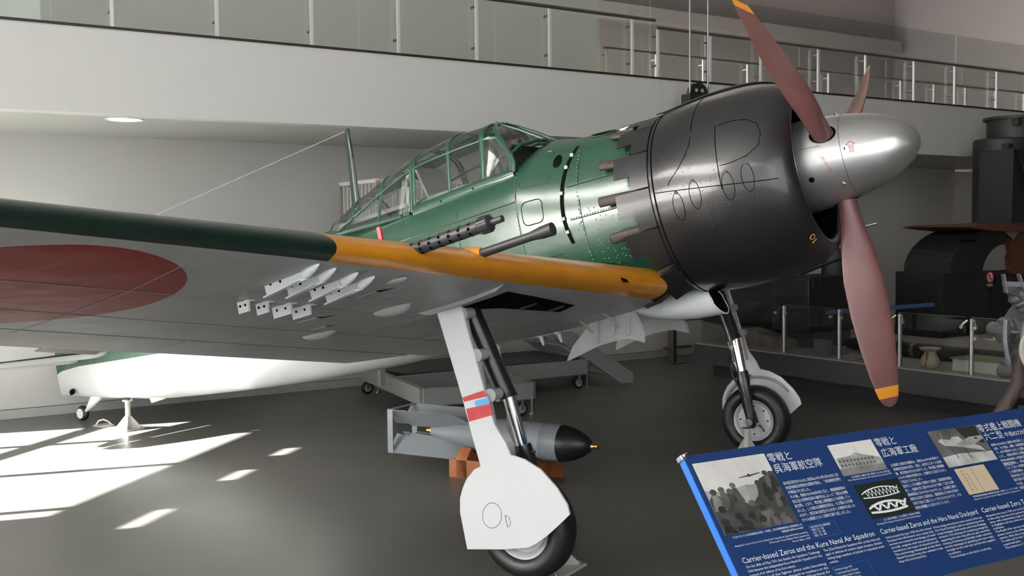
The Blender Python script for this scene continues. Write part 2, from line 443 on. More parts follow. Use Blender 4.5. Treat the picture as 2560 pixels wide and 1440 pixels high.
wb4 = mk('window_4', join([box(5.0+1.25*i-.03, 5.0+1.25*i+.03, 0, .08, 5.4, 7.8) for i in range(7)] + [box(5.0, 12.5, 0, .08, 5.4, 5.46), box(5.0, 12.5, 0, .08, 7.74, 7.8)]), M_FRAME, kind='structure', fn=FW, smooth=False)  # second unseen row, added for highlights on the canopy and cowling
for i in range(6):
    mk('added_light_blind', (lambda a, b: ([(a, .03, 5.45), (b, .03, 5.45), (b, .03, 7.75), (a, .03, 7.75)], [(0, 1, 2, 3)]))(5.0+1.25*i+.03, 5.0+1.25*(i+1)-.03), M_LIGHTBLIND, wb4, smooth=False)
# glazed front behind the camera
OFR = 16.0
w2 = facade(2, RW((-21.6, OFR, 0)), RW((-1.6, OFR, 0)), .35, 7.6, 11, 4, 'wall_front')
rmk('wall_front_end', box(-1.6, A1, OFR-.1, OFR+.1, 0, 9.0), M_DWALL, smooth=False)
for i, (a0_, a1_) in enumerate(((-21.6, -1.6),)):
    pd = bpy.data.lights.new('window_portal', 'AREA'); pd.shape = 'RECTANGLE'; pd.size = a1_-a0_; pd.size_y = 7.25; pd.cycles.is_portal = True
    po = bpy.data.objects.new('window_portal', pd); COL.objects.link(po)
    po.location = RW(((a0_+a1_)/2, OFR-.15, 3.975))
    po.rotation_euler = (-RN).to_track_quat('-Z', 'Y').to_euler()

# ---- balcony balustrades
def balustrade(label, off, posts, a0, a1, seams, zr, zt, zb, pm, gm, cat='railing'):
    t = rthing('balcony_railing', label, cat, ((a0+a1)/2, off, zb))
    for a in posts:
        p = mk('post', box(a-.014, a+.014, off-.014, off+.014, zb, zr), pm, t, smooth=False)
        for z in (zb+.16, zr-.09):
            mk('clamp', tube([(a, off+.005, z), (a, off-.10, z)], .014, 8), M_RAIL, p)
    mk('handrail', tube([(a0, off+.02, zr), (a1, off+.02, zr)], .022, 10), M_RAIL, t)
    e = [a0]+list(seams)+[a1]
    for i in range(len(e)-1):
        mk('glass_pane', box(e[i]+.006, e[i+1]-.006, off-.075, off-.063, zb, zt), gm, t, smooth=False)
    return t
lp = [-6.04, -5.115, -4.19, -3.27, -2.35, -1.43, -.50, .42, 1.36, 2.53]
balustrade('glass balustrade with white posts along the left half of the balcony', 2.10, lp, A0, 2.86, [-5.6, -3.75, -.95+.05, .70], 4.33, 4.72, 3.652, M_POST, M_BGLASS)
rp = [2.92, 3.76, 4.63, 5.70, 6.65, 7.70, 8.65, 9.70, 10.7, 11.7, 12.7, 13.7]
balustrade('clear glass balustrade with slim posts along the right half of the balcony', 2.10, rp, 2.88, A1-.2, [4.78, 6.77, 8.77, 10.8, 12.8], 4.25, 4.71, 3.652, M_POST, M_BGLASS2)
ip = [3.62, 4.5, 5.4, 6.3, 7.2, 8.1, 9.0, 9.9, 10.8, 11.7, 12.6, 13.5]
balustrade('inner glass balustrade on the far side of the upper walkway', .22, ip, 3.55, A1-.2, [5.5, 7.5, 9.6, 11.7, 13.8], 4.36, 4.78, 3.56, M_POST, M_BGLASS2)
# pale panel added to imitate a window reflection in the hall beyond
mk('reflection_panel', box(11.6, 12.7, -3.2, -3.1, 3.5, 4.45), mat('reflection_white', (.75, .72, .80, 1), .5), fn=RW, smooth=False,
   label='pale panel imitating a window reflection beyond the upper walkway', cat='board')
# ---- recessed downlights in the soffit
M_LAMP = emit_mat('downlight_glow', (1, .97, .9, 1), 5)
for a, o in ((-3.12, 1.80),):
    t = rthing('downlight', 'round recessed downlight glowing in the soffit at the left', 'light', (a, o, 2.905))
    mk('trim_ring', lathe([(0, .145), (-.006, .165), (0, .17)], 28, 'z', (a, o, 2.905)), M_POST, t)
    mk('lens', disc((a, o, 2.902), .142, (0, 0, .002), 24, 'z'), M_LAMP, t)
# ================================================================== THE FIGHTER
OB = (2.03, 0, -1.968)
plane = thing('fighter_plane', 'green and grey propeller fighter with black cowling and orange wing edges', 'airplane', BW(OB),
              fn=lambda p: Vector((-(p[0]-2.03), -p[1], p[2]+1.968)), rot=(0, -TH, 0))
def pm(name, VF, m, parent=None, **k): return mk(name, VF, m, parent or plane, **k)
def both(name, fn, m, **k):
    return [pm(name, mapv(fn, lambda v, q=q: (v[0], v[1]*q, v[2])), m, **k) for q in (1, -1)]

# ---- fuselage
fs = [1.50, 1.85, 2.15, 2.37, 2.55, 3.40, 4.10, 4.55, 5.2, 6.0, 7.0, 7.5, 8.0, 8.35, 8.52]
fzt = [.555, .575, .60, .63, .52, .48, .46, .50, .46, .40, .30, .26, .16, -.06, -.22]
fzb = [-.57, -.60, -.62, -.635, -.645, -.67, -.69, -.685, -.665, -.62, -.54, -.465, -.39, -.325, -.29]
fw = [.50, .505, .51, .51, .51, .50, .47, .44, .39, .32, .23, .18, .125, .07, .018]
fn_ = [2, 2, 2.1, 2.2, 3.0, 3.0, 2.6, 2.1, 2, 2, 2, 2, 2, 2, 2]
def fus_ring(s, n=64, grow=0.0):
    zt, zb, w, e = (smooth_interp(s, fs, q) for q in (fzt, fzb, fw, fn_))
    zc = zt*.0 + (zt+zb)/2*.3
    out = []
    for k in range(n):
        t = 2*math.pi*k/n; c, sn = math.cos(t), math.sin(t)
        ee = e if c > 0 else 2.0
        y = (w+grow)*math.copysign(abs(sn)**(2/ee), sn)
        z = zc + ((zt-zc+grow) if c > 0 else (zc-zb+grow))*math.copysign(abs(c)**(2/ee), c)
        out.append((s, y, z))
    return out
def fus_pt(s, z, grow=0.002):
    """starboard side surface point at height z"""
    zt, zb, w, e = (smooth_interp(s, fs, q) for q in (fzt, fzb, fw, fn_))
    zc = (zt+zb)/2*.3
    ee = e if z > zc else 2.0
    h = (zt-zc) if z > zc else (zc-zb)
    r = min(1, abs(z-zc)/h)
    return (s, (w)*(1-r**ee)**(1/ee)+grow, z)
ss = [1.50+.06*i for i in range(int((8.52-1.5)/.06)+1)] + [8.52]
fuselage = pm('fuselage', loft([fus_ring(s) for s in ss]), M_FUS, ang=50)
# black cooling gap behind the accessory panels
def gap(zs, sfun, w):
    a = [fus_pt(sfun(z)-w/2, z, .004) for z in zs]; b = [fus_pt(sfun(z)+w/2, z, .004) for z in zs]
    V = a+b; n = len(a)
    return V, [(i, i+1, n+i+1, n+i) for i in range(n-1)]
gz = [.50-.05*i for i in range(14)]
sg = lambda z: smooth_interp(z, [-.2, 0, .2, .35, .5], [2.115, 2.15, 2.14, 2.11, 2.06])
for q in (1, -1):
    g = pm('cooling_gap', mapv(gap(gz, sg, .026), lambda v, q=q: (v[0], v[1]*q, v[2])), M_DARK, fuselage, smooth=False)
    for z in (.44, .36, .19, .02, -.07):
        a = fus_pt(sg(z), z, .008)
        pm('hinge_tab', cbox((a[0], a[1]*q, a[2]), (.024, .012, .022)), M_GREEN, g, smooth=False)
    # gun trough port on the nose deck and its round hole
    c = fus_pt(2.20, .43, .0)
    hp = []
    for k in range(20):
        t = 2*math.pi*k/20
        p = fus_pt(2.185+.030*math.cos(t), .425+.045*math.sin(t), .007); hp.append((p[0], p[1]*q, p[2]))
    pm('port_hole', (hp, [tuple(range(20))]), M_DARK, fuselage, smooth=False)
def fus_ang(s, t, grow=.004):
    zt, zb, w, e = (smooth_interp(s, fs, q) for q in (fzt, fzb, fw, fn_)); zc = (zt+zb)/2*.3; c, sn = math.cos(t), math.sin(t)
    return (s, (w+grow)*math.copysign(abs(sn)**(2/e), sn), zc+(zt-zc+grow)*abs(c)**(2/e))
for q in (1, -1):
    pm('gun_trough', ([fus_ang(1.92+.085*math.cos(u), q*(.30+.09*math.sin(u)), .006) for u in [2*math.pi*k/20 for k in range(20)]], [tuple(range(20))]), M_DARK, fuselage, smooth=False)
    pm('trough_rim', tube([fus_ang(1.92+.09*math.cos(u), q*(.30+.098*math.sin(u)), .004) for u in [2*math.pi*k/20 for k in range(21)]], .006, 6, False), M_GREEN, fuselage)
    pm('gun_muzzle_pipe', tube([fus_ang(1.80, q*.27, -.005), fus_ang(1.66, q*.27, .005)], .018, 10), M_STEEL, fuselage)
# seam lines and access hatches on the sides
def seam(pts, r=.0035, m=None, parent=None, name='panel_seam'):
    return pm(name, tube([fus_pt(*p, grow=.0) for p in pts], r, 5), m or M_DGREEN, parent or fuselage)
def loop(s0, s1, z0, z1, rr=.04, n=5):
    P = []
    for cx, cz, a0 in ((s1-rr, z1-rr, 0), (s0+rr, z1-rr, 90), (s0+rr, z0+rr, 180), (s1-rr, z0+rr, 270)):
        for k in range(n+1):
            t = rad(a0+90*k/n); P.append((cx+rr*math.cos(t), cz+rr*math.sin(t)))
    return P+[P[0]]
seam(loop(2.23, 2.47, .30, .52, .03)); seam(loop(2.30, 2.46, .04, .20, .04))
for s_ in (2.02, 2.495, 3.0): seam([(s_, z) for z in (.45, .35, .25, .1, 0, -.1, -.2, -.3, -.42)])
for z_ in (.22, .0): seam([(s_, z_) for s_ in (1.62, 1.8, 2.0, 2.1)])
seam([(2.2, -.20), (2.6, -.2), (3.2, -.2), (3.6, -.2)]); seam([(2.5, .22), (3.0, .2), (3.6, .18), (4.2, .16)])
rv = []
def rivet(p, r=.006, nrm=(0, 1, 0)):
    n = Vector(nrm).normalized(); a = n.cross(Vector((.3, .2, .9))).normalized(); b = n.cross(a); p = Vector(p)
    V = [p + a*r*math.cos(t) + b*r*math.sin(t) for t in (0, 1.05, 2.09, 3.14, 4.19, 5.24)] + [p+n*r*.5]
    rv.append((V, [(i, (i+1) % 6, 6) for i in range(6)]))
for z_ in (.23, .01):
    for i in range(26): rivet(fus_pt(1.6+.02*i, z_, 0))
for s_ in (1.66, 2.03, 2.5):
    for i in range(30): rivet(fus_pt(s_, .45-.028*i, 0))
for i in range(50): rivet(fus_pt(2.2+.03*i, -.21, 0))
for i in range(90):
    rivet(fus_pt(random.uniform(1.75, 2.08), random.uniform(-.35, .05), 0), .005)
pm('rivets', join(rv), M_GREEN, fuselage, kind='stuff')

# ---- wings
def foil(x, tc, m):
    yt = tc/.2*(.2969*math.sqrt(max(x, 0))-.126*x-.3516*x*x+.2843*x**3-.1036*x**4); p = .25
    yc = m/p**2*(2*p*x-x*x) if x < p else m/(1-p)**2*((1-2*p)+2*p*x-x*x)
    return yc+yt, yc-yt
def wle(y): return 1.57+.02*y + (.9*max(0, y-4.9)**2*1.0 if y > 4.9 else 0)
def wte(y): return 4.33-.21*y - (1.6*max(0, y-4.9)**2 if y > 4.9 else 0)
def wsurf(y, x, up):
    c = wte(y)-wle(y); tc = .135-.006*y; yu, yl = foil(x, tc, .02)
    fac = 1.0 if y < 5.0 else max(.15, math.sqrt(max(0, 1-((y-5.0)/.5)**2)))
    z = -.562+.1*y-.034*c*x + c*(yu if up else yl)*fac
    return (wle(y)+c*x, y, z)
def under(s, y):
    return wsurf(y, (s-wle(y))/(wte(y)-wle(y)), False)
XH = .765
def strip(ys, xs_, up):
    V = [wsurf(y, x(y) if callable(x) else x, up) for y in ys for x in xs_]; m = len(xs_)
    return V, [(i*m+k, i*m+k+1, (i+1)*m+k+1, (i+1)*m+k) for i in range(len(ys)-1) for k in range(m-1)]
ysA = [.30, .6, .9, 1.2, 1.5, 1.8, 2.1, 2.4, 2.7, 3.0, 3.33]; ysB = [3.33, 3.6, 3.9, 4.2, 4.5, 4.75, 4.95, 5.1, 5.25, 5.35, 5.43, 5.48]
xu = [0, .002, .006, .012, .02, .03, .045, .06, .09, .13, .2, .3, .42, .55, .66, XH]
def xb(y): return (1.70-wle(y))/(wte(y)-wle(y)) if y < 4.9 else .05
xl0 = [0, .002, .006, .012, .02, .03]; 
for q in (1, -1):
    V = []; F = []; mi = []
    def add(VF, m):
        n = len(V); V.extend([(v[0], v[1]*q, v[2]) for v in VF[0]]); F.extend([tuple(i+n for i in f) for f in VF[1]]); mi.extend([m]*len(VF[1]))
    for ys, le in ((ysA, 1), (ysB, 2)):
        add(strip(ys, xu[:7], True), le); add(strip(ys, xu[6:], True), 0)
        add(strip(ys, xl0+[xb], False), le)
        add(strip(ys, [xb, .09, .13, .2, .3, .42, .55, .66, XH], False), 3)
        # spar face at the hinge line
        a = [wsurf(y, XH, True) for y in ys]; b = [wsurf(y, XH, False) for y in ys]; n = len(a)
        add((a+b, [(i, i+1, n+i+1, n+i) for i in range(n-1)]), 3)
    for ye in (.30, 5.48):
        prof = [wsurf(ye, x, True) for x in xu] + [wsurf(ye, x, False) for x in reversed(xu[1:])]
        add((prof, [tuple(range(len(prof)))]), 3)
    w = pm('wing', (V, F), [M_DGREEN, M_YEL, M_DGREEN, M_WING], ang=60)
    # material per face survives recalc because face order is kept
    for p_, m_ in zip(w.data.polygons, mi): p_.material_index = m_
    # weld for smooth shading
    bm = bmesh.new(); bm.from_mesh(w.data); bmesh.ops.remove_doubles(bm, verts=bm.verts, dist=.0004); bmesh.ops.recalc_face_normals(bm, faces=bm.faces); bm.to_mesh(w.data); bm.free()
    w.data.polygons.foreach_set('use_smooth', [True]*len(w.data.polygons)); w.data.set_sharp_from_angle(angle=rad(50))
    def surface(name, y0, y1, droop, label):
        ys = [y0+(y1-y0)*i/10 for i in range(11)]; x_ = [XH+.013, .82, .88, .94, .985, 1.0]
        rings = []
        for y in ys:
            r = [Vector(wsurf(y, x, True)) for x in x_] + [Vector(wsurf(y, x, False)) for x in reversed(x_)]
            r = [Vector((v.x, v.y*q, v.z-droop*(v.x-r[0].x))) for v in r]
            rings.append(r)
        return pm(name, loft(rings), [M_WING], ang=40)
    surface('flap', .52, 2.74, .0, 0)
    al = surface('aileron', 2.765, 5.05, .012, 0)
    # trim tab at the aileron's inner end
    yt0, yt1 = 2.95, 3.35
    pm('trim_tab', prism([Vector((p[0], p[1]*q, p[2])) for p in (wsurf(yt0, .99, False), wsurf(yt1, .99, False), (wte(yt1)+.07, yt1, wsurf(yt1, 1, False)[2]-.012), (wte(yt0)+.07, yt0, wsurf(yt0, 1, False)[2]-.012))], (0, 0, .006)), M_DGREEN, al, smooth=False)
    # seams, blisters, slots on the underside
    def useam(pts, r=.0022):
        L = []
        for (s0, y0), (s1, y1) in zip(pts[:-1], pts[1:]):
            n = max(2, int(math.hypot(s1-s0, y1-y0)/.12))
            L += [under(s0+(s1-s0)*i/n, y0+(y1-y0)*i/n) for i in range(n)]
        L.append(under(*pts[-1]))
        pm('panel_seam', tube([(v[0], v[1]*q, v[2]) for v in L], r, 5), mat('seam_grey', (.19, .19, .195, 1), .6), w)
    for pts in ([(1.72, 3.92), (3.2, 3.78)], [(2.95, 1.0), (2.85, 2.2), (2.75, 3.3), (2.6, 4.6)], [(1.75, 2.62), (3.3, 2.55)], [(1.9, 1.95), (3.3, 1.95)], [(2.35, 2.0), (2.27, 3.2), (2.2, 4.6)],
                [(1.74, 3.05), (2.3, 3.02)], [(3.3, 1.2), (2.2, 1.25)], [(2.05, 2.5), (2.5, 2.35), (2.55, 2.75), (2.1, 2.85), (2.05, 2.5)], [(1.72, 4.7), (3.0, 4.6)]):
        useam(pts)
    for (s_, y_, l_, w_, h_) in ((2.20, 2.34, .10, .045, .045), (2.88, 2.16, .10, .04, .035), (1.80, 2.78, .05, .035, .02)):
        c = under(s_, y_); V2 = []; F2 = []
        for i in range(7):
            ph = math.pi/2*i/6
            for k in range(20):
                t = 2*math.pi*k/20
                sx = math.cos(t)*l_*math.cos(ph); sx = sx*1.5 if sx > 0 else sx
                V2.append((c[0]+sx, (c[1]+math.sin(t)*w_*math.cos(ph))*q, c[2]+.005-h_*math.sin(ph)))
        for i in range(6):
            for k in range(20): F2.append((i*20+k, i*20+(k+1) % 20, (i+1)*20+(k+1) % 20, (i+1)*20+k))
        pm('blister', (V2, F2), M_GREY, w, ang=60)
    for (s_, y_, ds, dy) in ((1.98, 2.90, .10, .05), (1.90, 2.72, .08, .03), (2.42, 2.58, .08, .035), (2.62, 2.33, .07, .02)):
        a = [under(s_, y_-dy), under(s_+ds, y_-dy*.2), under(s_+ds*.8, y_+dy), ]
        pm('ejection_slot', prism([(v[0], v[1]*q, v[2]-.0015) for v in a], (0, 0, .001)), M_DARK, w, smooth=False)
        b = [under(s_+ds*.9, y_-dy*.1), under(s_+ds*2.6, y_+dy*.3), under(s_+ds*2.5, y_+dy*.7), under(s_+ds*.8, y_+dy)]
        pm('slot_lip', prism([(v[0], v[1]*q, v[2]-.003) for v in b], (0, 0, .003)), M_GREY, w, smooth=False)
    # rocket rails, four fore and four aft
    for k, (y_, l_) in enumerate(((3.36, .23), (3.245, .20), (3.09, .20), (2.965, .21))):
        sA = 1.80+.02*k
        a = under(sA, y_); b = under(sA+l_, y_)
        r = pm('rocket_rail', join([beam((a[0], y_*q, a[2]-.012), (b[0], y_*q, b[2]-.022), .012, .05, (0, 0, 1)), beam((a[0]+.02, (y_+.012)*q, a[2]-.034), (b[0], (y_+.012)*q, b[2]-.046), .03, .006)]), M_WHITE, w, smooth=False)
        tip = under(sA-.09, y_)
        pm('rail_fairing', axlathe((a[0]+.005, y_*q, a[2]-.016), (tip[0], y_*q, tip[2]-.004), [(0, .021), (.03, .020), (.06, .014), (.085, .006), (.092, .001)], 10), M_WHITE, r)
        for t_ in (.6, .85):
            pm('bolt', disc((a[0]+l_*t_, (y_+.0065)*q, a[2]-.016), .006, (0, .002*q, 0), 8, 'y'), M_DARK, r, smooth=False)
    for k, (y_, l_) in enumerate(((3.27, .07), (3.16, .075), (3.02, .12), (2.90, .12))):
        sA = 2.235
        a = under(sA, y_); b = under(sA+l_, y_)
        r = pm('rocket_rail', join([prism([(a[0], (y_-.006)*q, a[2]+.01), (b[0], (y_-.006)*q, b[2]+.01), (b[0], (y_-.006)*q, b[2]-.05), (a[0]+.01, (y_-.006)*q, a[2]-.05)], (0, .012*q, 0)),
                beam((a[0], (y_-.02)*q, a[2]-.004), (b[0], (y_-.02)*q, b[2]-.004), .03, .006)]), M_WHITE, w, smooth=False)
        for t_ in (.3, .75):
            pm('bolt', disc((a[0]+l_*t_, (y_+.0065)*q, a[2]-.02), .006, (0, .002*q, 0), 8, 'y'), M_DARK, r, smooth=False)
    # guns
    yc = 2.31
    r = pm('cannon_barrel', axlathe((1.85, yc*q, -.294), (1.23, yc*q, -.256), [(0, .023), (.49, .0215), (.52, .024), (.56, .030), (.62, .032), (.621, .021), (.59, .019)], 20), M_GUN)
    pm('muzzle_bore', disc((1.262, yc*q, -.258), .020, (.001, 0, 0), 16, 's'), M_DARK, r, smooth=False)
    # orange fairing swelling around the cannon
    rings = []
    for i in range(10):
        t = i/9; s_ = 1.638+t*.26
        zc = -.282-.030*t
        ry = .029+.05*math.sin(t*math.pi/2); ht = .030+.035*math.sin(t*math.pi)*.8+.012*t; hb = .030+.045*math.sin(t*math.pi/2)
        rings.append([(s_, (yc+ry*math.sin(a))*q, zc+(ht if math.cos(a) > 0 else hb)*math.cos(a)) for a in [2*math.pi*k/24 for k in range(24)]])
    pm('cannon_fairing', loft(rings), M_YEL, w, ang=60)
    yg = 2.80
    def zg(s_): return -.250+(1.70-s_)/.52*.028
    g = pm('machine_gun', axlathe((1.70, yg*q, zg(1.70)), (1.18, yg*q, zg(1.18)), [(0, .026), (.005, .030), (.40, .030), (.405, .034), (.455, .036), (.46, .028), (.461, .015), (.52, .015), (.521, .010)], 20), M_GUN)
    hol = []
    for i in range(7):
        for j in range(8):
            t = 2*math.pi*(j+.5*(i % 2))/8; s_ = 1.665-.054*i
            pts = []
            for k in range(8):
                u = 2*math.pi*k/8; du, dv = .0085*math.cos(u), .0085*math.sin(u)
                tt = t+dv/.030
                pts.append((s_+du, yg*q+.0308*math.sin(tt), zg(s_)+.0308*math.cos(tt)))
            hol.append((pts, [tuple(range(8))]))
    pm('jacket_holes', join(hol), M_DARK, g, smooth=False)
    rid = []
    for k in range(14):
        t = 2*math.pi*k/14
        rid.append(beam((1.292, yg*q+.036*math.sin(t), zg(1.292)+.036*math.cos(t)), (1.245, yg*q+.036*math.sin(t), zg(1.245)+.036*math.cos(t)), .007, .007, (0, math.sin(t), math.cos(t))))
    pm('flash_ribs', join(rid), M_GUN, g, smooth=False)
# red tag standing on the near wing, pitot tube on the far one
c = wsurf(2.75, .12, True)
pm('red_tag', cbox((c[0]+.02, 2.72, c[2]+.03), (.02, .012, .08)), mat('red_plastic', (.8, .03, .05, 1), .4), smooth=False)
pm('pitot_tube', axlathe((1.75, -4.3, -.205), (1.32, -4.3, -.197), [(0, .016), (.25, .014), (.26, .010), (.43, .009)], 12), M_STEEL)
# root fillets: rounded wing-root nose
for q in (1, -1):
    rings = []
    for i in range(10):
        t = i/9; y = .30+.42*t
        k = math.sqrt(max(0, 1-(1-t)**2))
        c_ = 1.95-(1.95-1.585)*k
        xx = [.0, .004, .012, .025, .045, .07, .10]
        up = [wsurf(.72, x, True) for x in xx]; lo = [wsurf(.72, x, False) for x in xx]
        base = Vector(wsurf(.72, 0, True))
        ring = []
        for p in up[::-1]+lo[1:]:
            ring.append((c_ + (p[0]-base.x)*1.0, y*q, p[2]-.1*(.72-y)+.004))
        rings.append(ring)
    pm('wing_root_nose', loft(rings, closed=False, cap=False), M_YEL, ang=70)
lamp = wsurf(.85, .0, True)
pm('landing_lamp', prism([(1.583, .93, -.50), (1.578, 1.0, -.495), (1.60, 1.0, -.455), (1.605, .93, -.46)], (-.004, 0, 0)), M_DARK, smooth=False)
# ---- engine cowling
CZ = -.03
cow_s = [.615, .63, .68, .76, .88, 1.02, 1.2, 1.35, 1.48]; cow_r = [.465, .50, .545, .582, .608, .62, .622, .612, .598]
def cow_rad(s, t=0):
    r = smooth_interp(s, cow_s, cow_r)
    d = abs((t+math.pi) % (2*math.pi)-math.pi)
    return r + .014*math.exp(-(d/.22)**2)*min(1, max(0, (s-.62)/.2))
def cpt(s, t, g=0.0):
    r = cow_rad(s, t)+g
    return (s, r*math.sin(t), CZ+r*math.cos(t))
N = 72
prof = [.615, .618, .63, .65, .68, .72, .76, .82, .88, .95, 1.02, 1.11, 1.2, 1.28, 1.35, 1.42, 1.48]
rings = [[cpt(s, 2*math.pi*k/N) for k in range(N)] for s in prof]
inner = [(1.48, .583), (1.2, .60), (.95, .585), (.80, .54), (.72, .46), (.665, .43), (.63, .437), (.615, .452)]
rings += [[(s, r*math.sin(2*math.pi*k/N), CZ+r*math.cos(2*math.pi*k/N)) for k in range(N)] for s, r in inner]
rings.append(rings[0])
cowl = pm('engine_cowling', loft(rings, cap=False), M_BLACK, ang=60)
def cseam(pts, r=.0028, m=M_DARK):
    pm('panel_seam', tube([cpt(s, t, 0) for s, t in pts], r, 5), m, cowl)
cseam([(1.455, rad(20+4*i)) for i in range(40)], .005)
cseam([(1.18, rad(16+3*i)) for i in range(14)]); cseam([(1.02, rad(55+3*i)) for i in range(14)])
cseam([(1.18, rad(58)), (1.19, rad(64)), (1.22, rad(70)), (1.27, rad(76)), (1.34, rad(82)), (1.35, rad(84))])
cseam([(.70+.03*i, rad(96-.4*i)) for i in range(26)])
cseam([(1.0, rad(56)), (.92, rad(55)), (.83, rad(56)), (.77, rad(60)), (.755, rad(67)), (.77, rad(74)), (.84, rad(79)), (.94, rad(81)), (1.01, rad(81))])
for q in (1,):
    for s_, a_ in ((1.31, 90), (1.19, 86), (.98, 86), (.86, 84)):
        pm('access_plate', tube([cpt(s_+.035*math.sin(2*math.pi*k/18), rad(a_+7+8*math.cos(2*math.pi*k/18)), 0) for k in range(19)], .0022, 5, False), M_DARK, cowl)
        pm('screw_head', (lambda L: (L, [tuple(range(len(L)))]))([cpt(s_+.010*math.sin(2*math.pi*k/10), rad(a_-1+1.0*math.cos(2*math.pi*k/10)), .005) for k in range(10)]), M_EXH, cowl, smooth=False)
rv = []
def crow(pts, r=.0045):
    for s, t in pts:
        rivet(cpt(s, t, -.001), r, (0, math.sin(t), math.cos(t)))
for s_ in (1.43, 1.20, 1.045, 1.0):
    crow([(s_, rad(18+2.3*i)) for i in range(62)])
for a_ in (30, 97, 101, 118, 140):
    crow([(.70+.026*i, rad(a_)) for i in range(28)])
for s_ in (1.08, 1.14): crow([(s_, rad(86+2.0*i)) for i in range(24)])
crow([(random.uniform(1.22, 1.42), rad(random.uniform(62, 92))) for i in range(50)], .004)
pm('rivets', join(rv), M_BLACK, cowl, kind='stuff')
# bright edge strip along the top intake trunk
pm('intake_trunk', loft([[(s, .09*math.sin(t), CZ+cow_rad(s)-.004+.022*math.cos(t)*math.sin(min(1, (s-.7)/.3)*math.pi/2)) for t in [math.pi*(k/10-.5) for k in range(11)]] for s in [.70+.05*i for i in range(18)]], closed=False, cap=False), M_CFLAP, cowl, ang=60)
# yellow figures on the lip
def arc_text(pts, m, name='figure_mark', r=.004):
    pm(name, tube([cpt(s, t, .001) for s, t in pts], r, 5), m, cowl)
M_GOLD = mat('gold_mark', (.42, .22, .03, 1), .5)
arc_text([(.650+.012*math.cos(u), rad(143+1.8*math.sin(u))) for u in [2*math.pi*k/12 for k in range(13)]], M_GOLD)
arc_text([(.64, rad(147)), (.664, rad(147.3))], M_GOLD)
# cowl flaps and exhaust stubs
def polar_patch(t0, t1, s0, s1, r0, r1, th=.006):
    n = max(3, int((t1-t0)/4)); V = []; F = []
    for s, r in ((s0, r0), (s1, r1)):
        for g in (0, th):
            for k in range(n+1):
                t = rad(t0+(t1-t0)*k/n); V.append((s, (r+g)*math.sin(t), CZ+(r+g)*math.cos(t)))
    m = n+1; A, B, C, Dd = 0, m, 2*m, 3*m
    for k in range(n):
        F += [(A+k, A+k+1, C+k+1, C+k), (B+k, B+k+1, Dd+k+1, Dd+k), (A+k, A+k+1, B+k+1, B+k), (C+k, C+k+1, Dd+k+1, Dd+k)]
    F += [(A, C, Dd, B), (A+n, C+n, Dd+n, B+n)]
    return V, F
flaps = [(12, 34, .60), (35, 57, .603), (58, 81, .612), (82, 105, .612), (106, 130, .62), (134, 158, .70)]
for q in (1, -1):
    for t0, t1, rr in flaps:
        r1 = .598; rm = r1+(rr-r1)*.55; w_ = t1-t0
        f_ = join([polar_patch(t0, t1, 1.485, 1.605, r1, rm), polar_patch(t0, t0+w_*.62, 1.605, 1.71, rm, rr)])
        cf = pm('cowl_flap', mapv(f_, lambda v: (v[0], v[1]*q, v[2])), M_CFLAP, cowl, ang=30)
    for a_, sE, rE in ((30, 1.80, .60), (57, 1.83, .585), (82, 1.84, .585), (106, 1.815, .59), (139, 1.79, .64), (153, 1.80, .68)):
        t = rad(a_); er = Vector((0, math.sin(t)*q, math.cos(t)))
        p0 = Vector((1.52, 0, CZ)) + er*.53; p1 = Vector((sE-.10, 0, CZ)) + er*(rE-.02); p2 = Vector((sE, 0, CZ)) + er*rE
        e = pm('exhaust_stub', tube([p0, p1, p2], [.030, .034, .034], 14, True, 1.0 if False else .55, er.cross(Vector((1, 0, 0)))), M_EXH, cowl, ang=50)
        pm('bore', tube([p2+Vector((.0005, 0, 0)), p2+Vector((.002, 0, 0))], [.028, .028], 14, True, .5, er.cross(Vector((1, 0, 0)))), M_DARK, e, smooth=False)
# engine inside: crankcase and cylinder heads
pm('crankcase', lathe([(.74, .02), (.75, .12), (.82, .18), (.95, .22), (1.05, .22)], 28, 's', (0, 0, CZ)), M_LEG)
for k in range(7):
    t = 2*math.pi*k/7
    er = Vector((0, math.sin(t), math.cos(t)))
    pm('engine_cylinder', tube([Vector((.98, 0, CZ))+er*r for r in (.2, .28, .3, .34, .36, .40, .42, .46, .5)], [.07, .07, .085, .085, .075, .09, .08, .09, .06], 14), M_LEG)
pm('engine_shade_disc', lathe([(1.10, .0), (1.10, .585)], 40, 's', (0, 0, CZ)), M_DARK)  # dark disc standing in for the shade inside the cowling

# ---- spinner and propeller
sp_s = [0, .008, .025, .06, .11, .18, .27, .37, .47, .57, .66, .74, .78]; sp_r = [0.001, .038, .072, .112, .151, .189, .223, .249, .266, .277, .284, .288, .270]
def spr(s): return smooth_interp(s, sp_s, sp_r)
spin = pm('spinner', lathe([(s, r) for s, r in zip(sp_s, sp_r)], 64, 's'), M_SILV, ang=50)
def spt(s, t, g=.001): return (s, (spr(s)+g)*math.sin(t), (spr(s)+g)*math.cos(t))
M_SEAM = mat('spinner_seam', (.12, .12, .12, 1), .4, metal=.6)
for s_, w_ in ((.655, .0022), (.40, .0016)):
    pm('spinner_seam', tube([spt(s_, 2*math.pi*k/64, -.0005) for k in range(65)], w_, 5, False), M_SEAM, spin)
PHI = rad(58.7); SPP = .49
rr_ = [.20, .30, .40, .55, .75, .95, 1.15, 1.30, 1.40, 1.405, 1.47, 1.475, 1.50, 1.515, 1.525]
cc_ = [.115, .12, .135, .19, .245, .255, .235, .20, .168, .167, .135, .132, .10, .07, .02]
tt_ = [.105, .10, .085, .058, .038, .028, .021, .016, .013, .013, .010, .010, .008, .006, .003]
bb_ = [80, 77, 72, 65, 57, 52, 48, 45, 43, 43, 42, 42, 42, 42, 42]
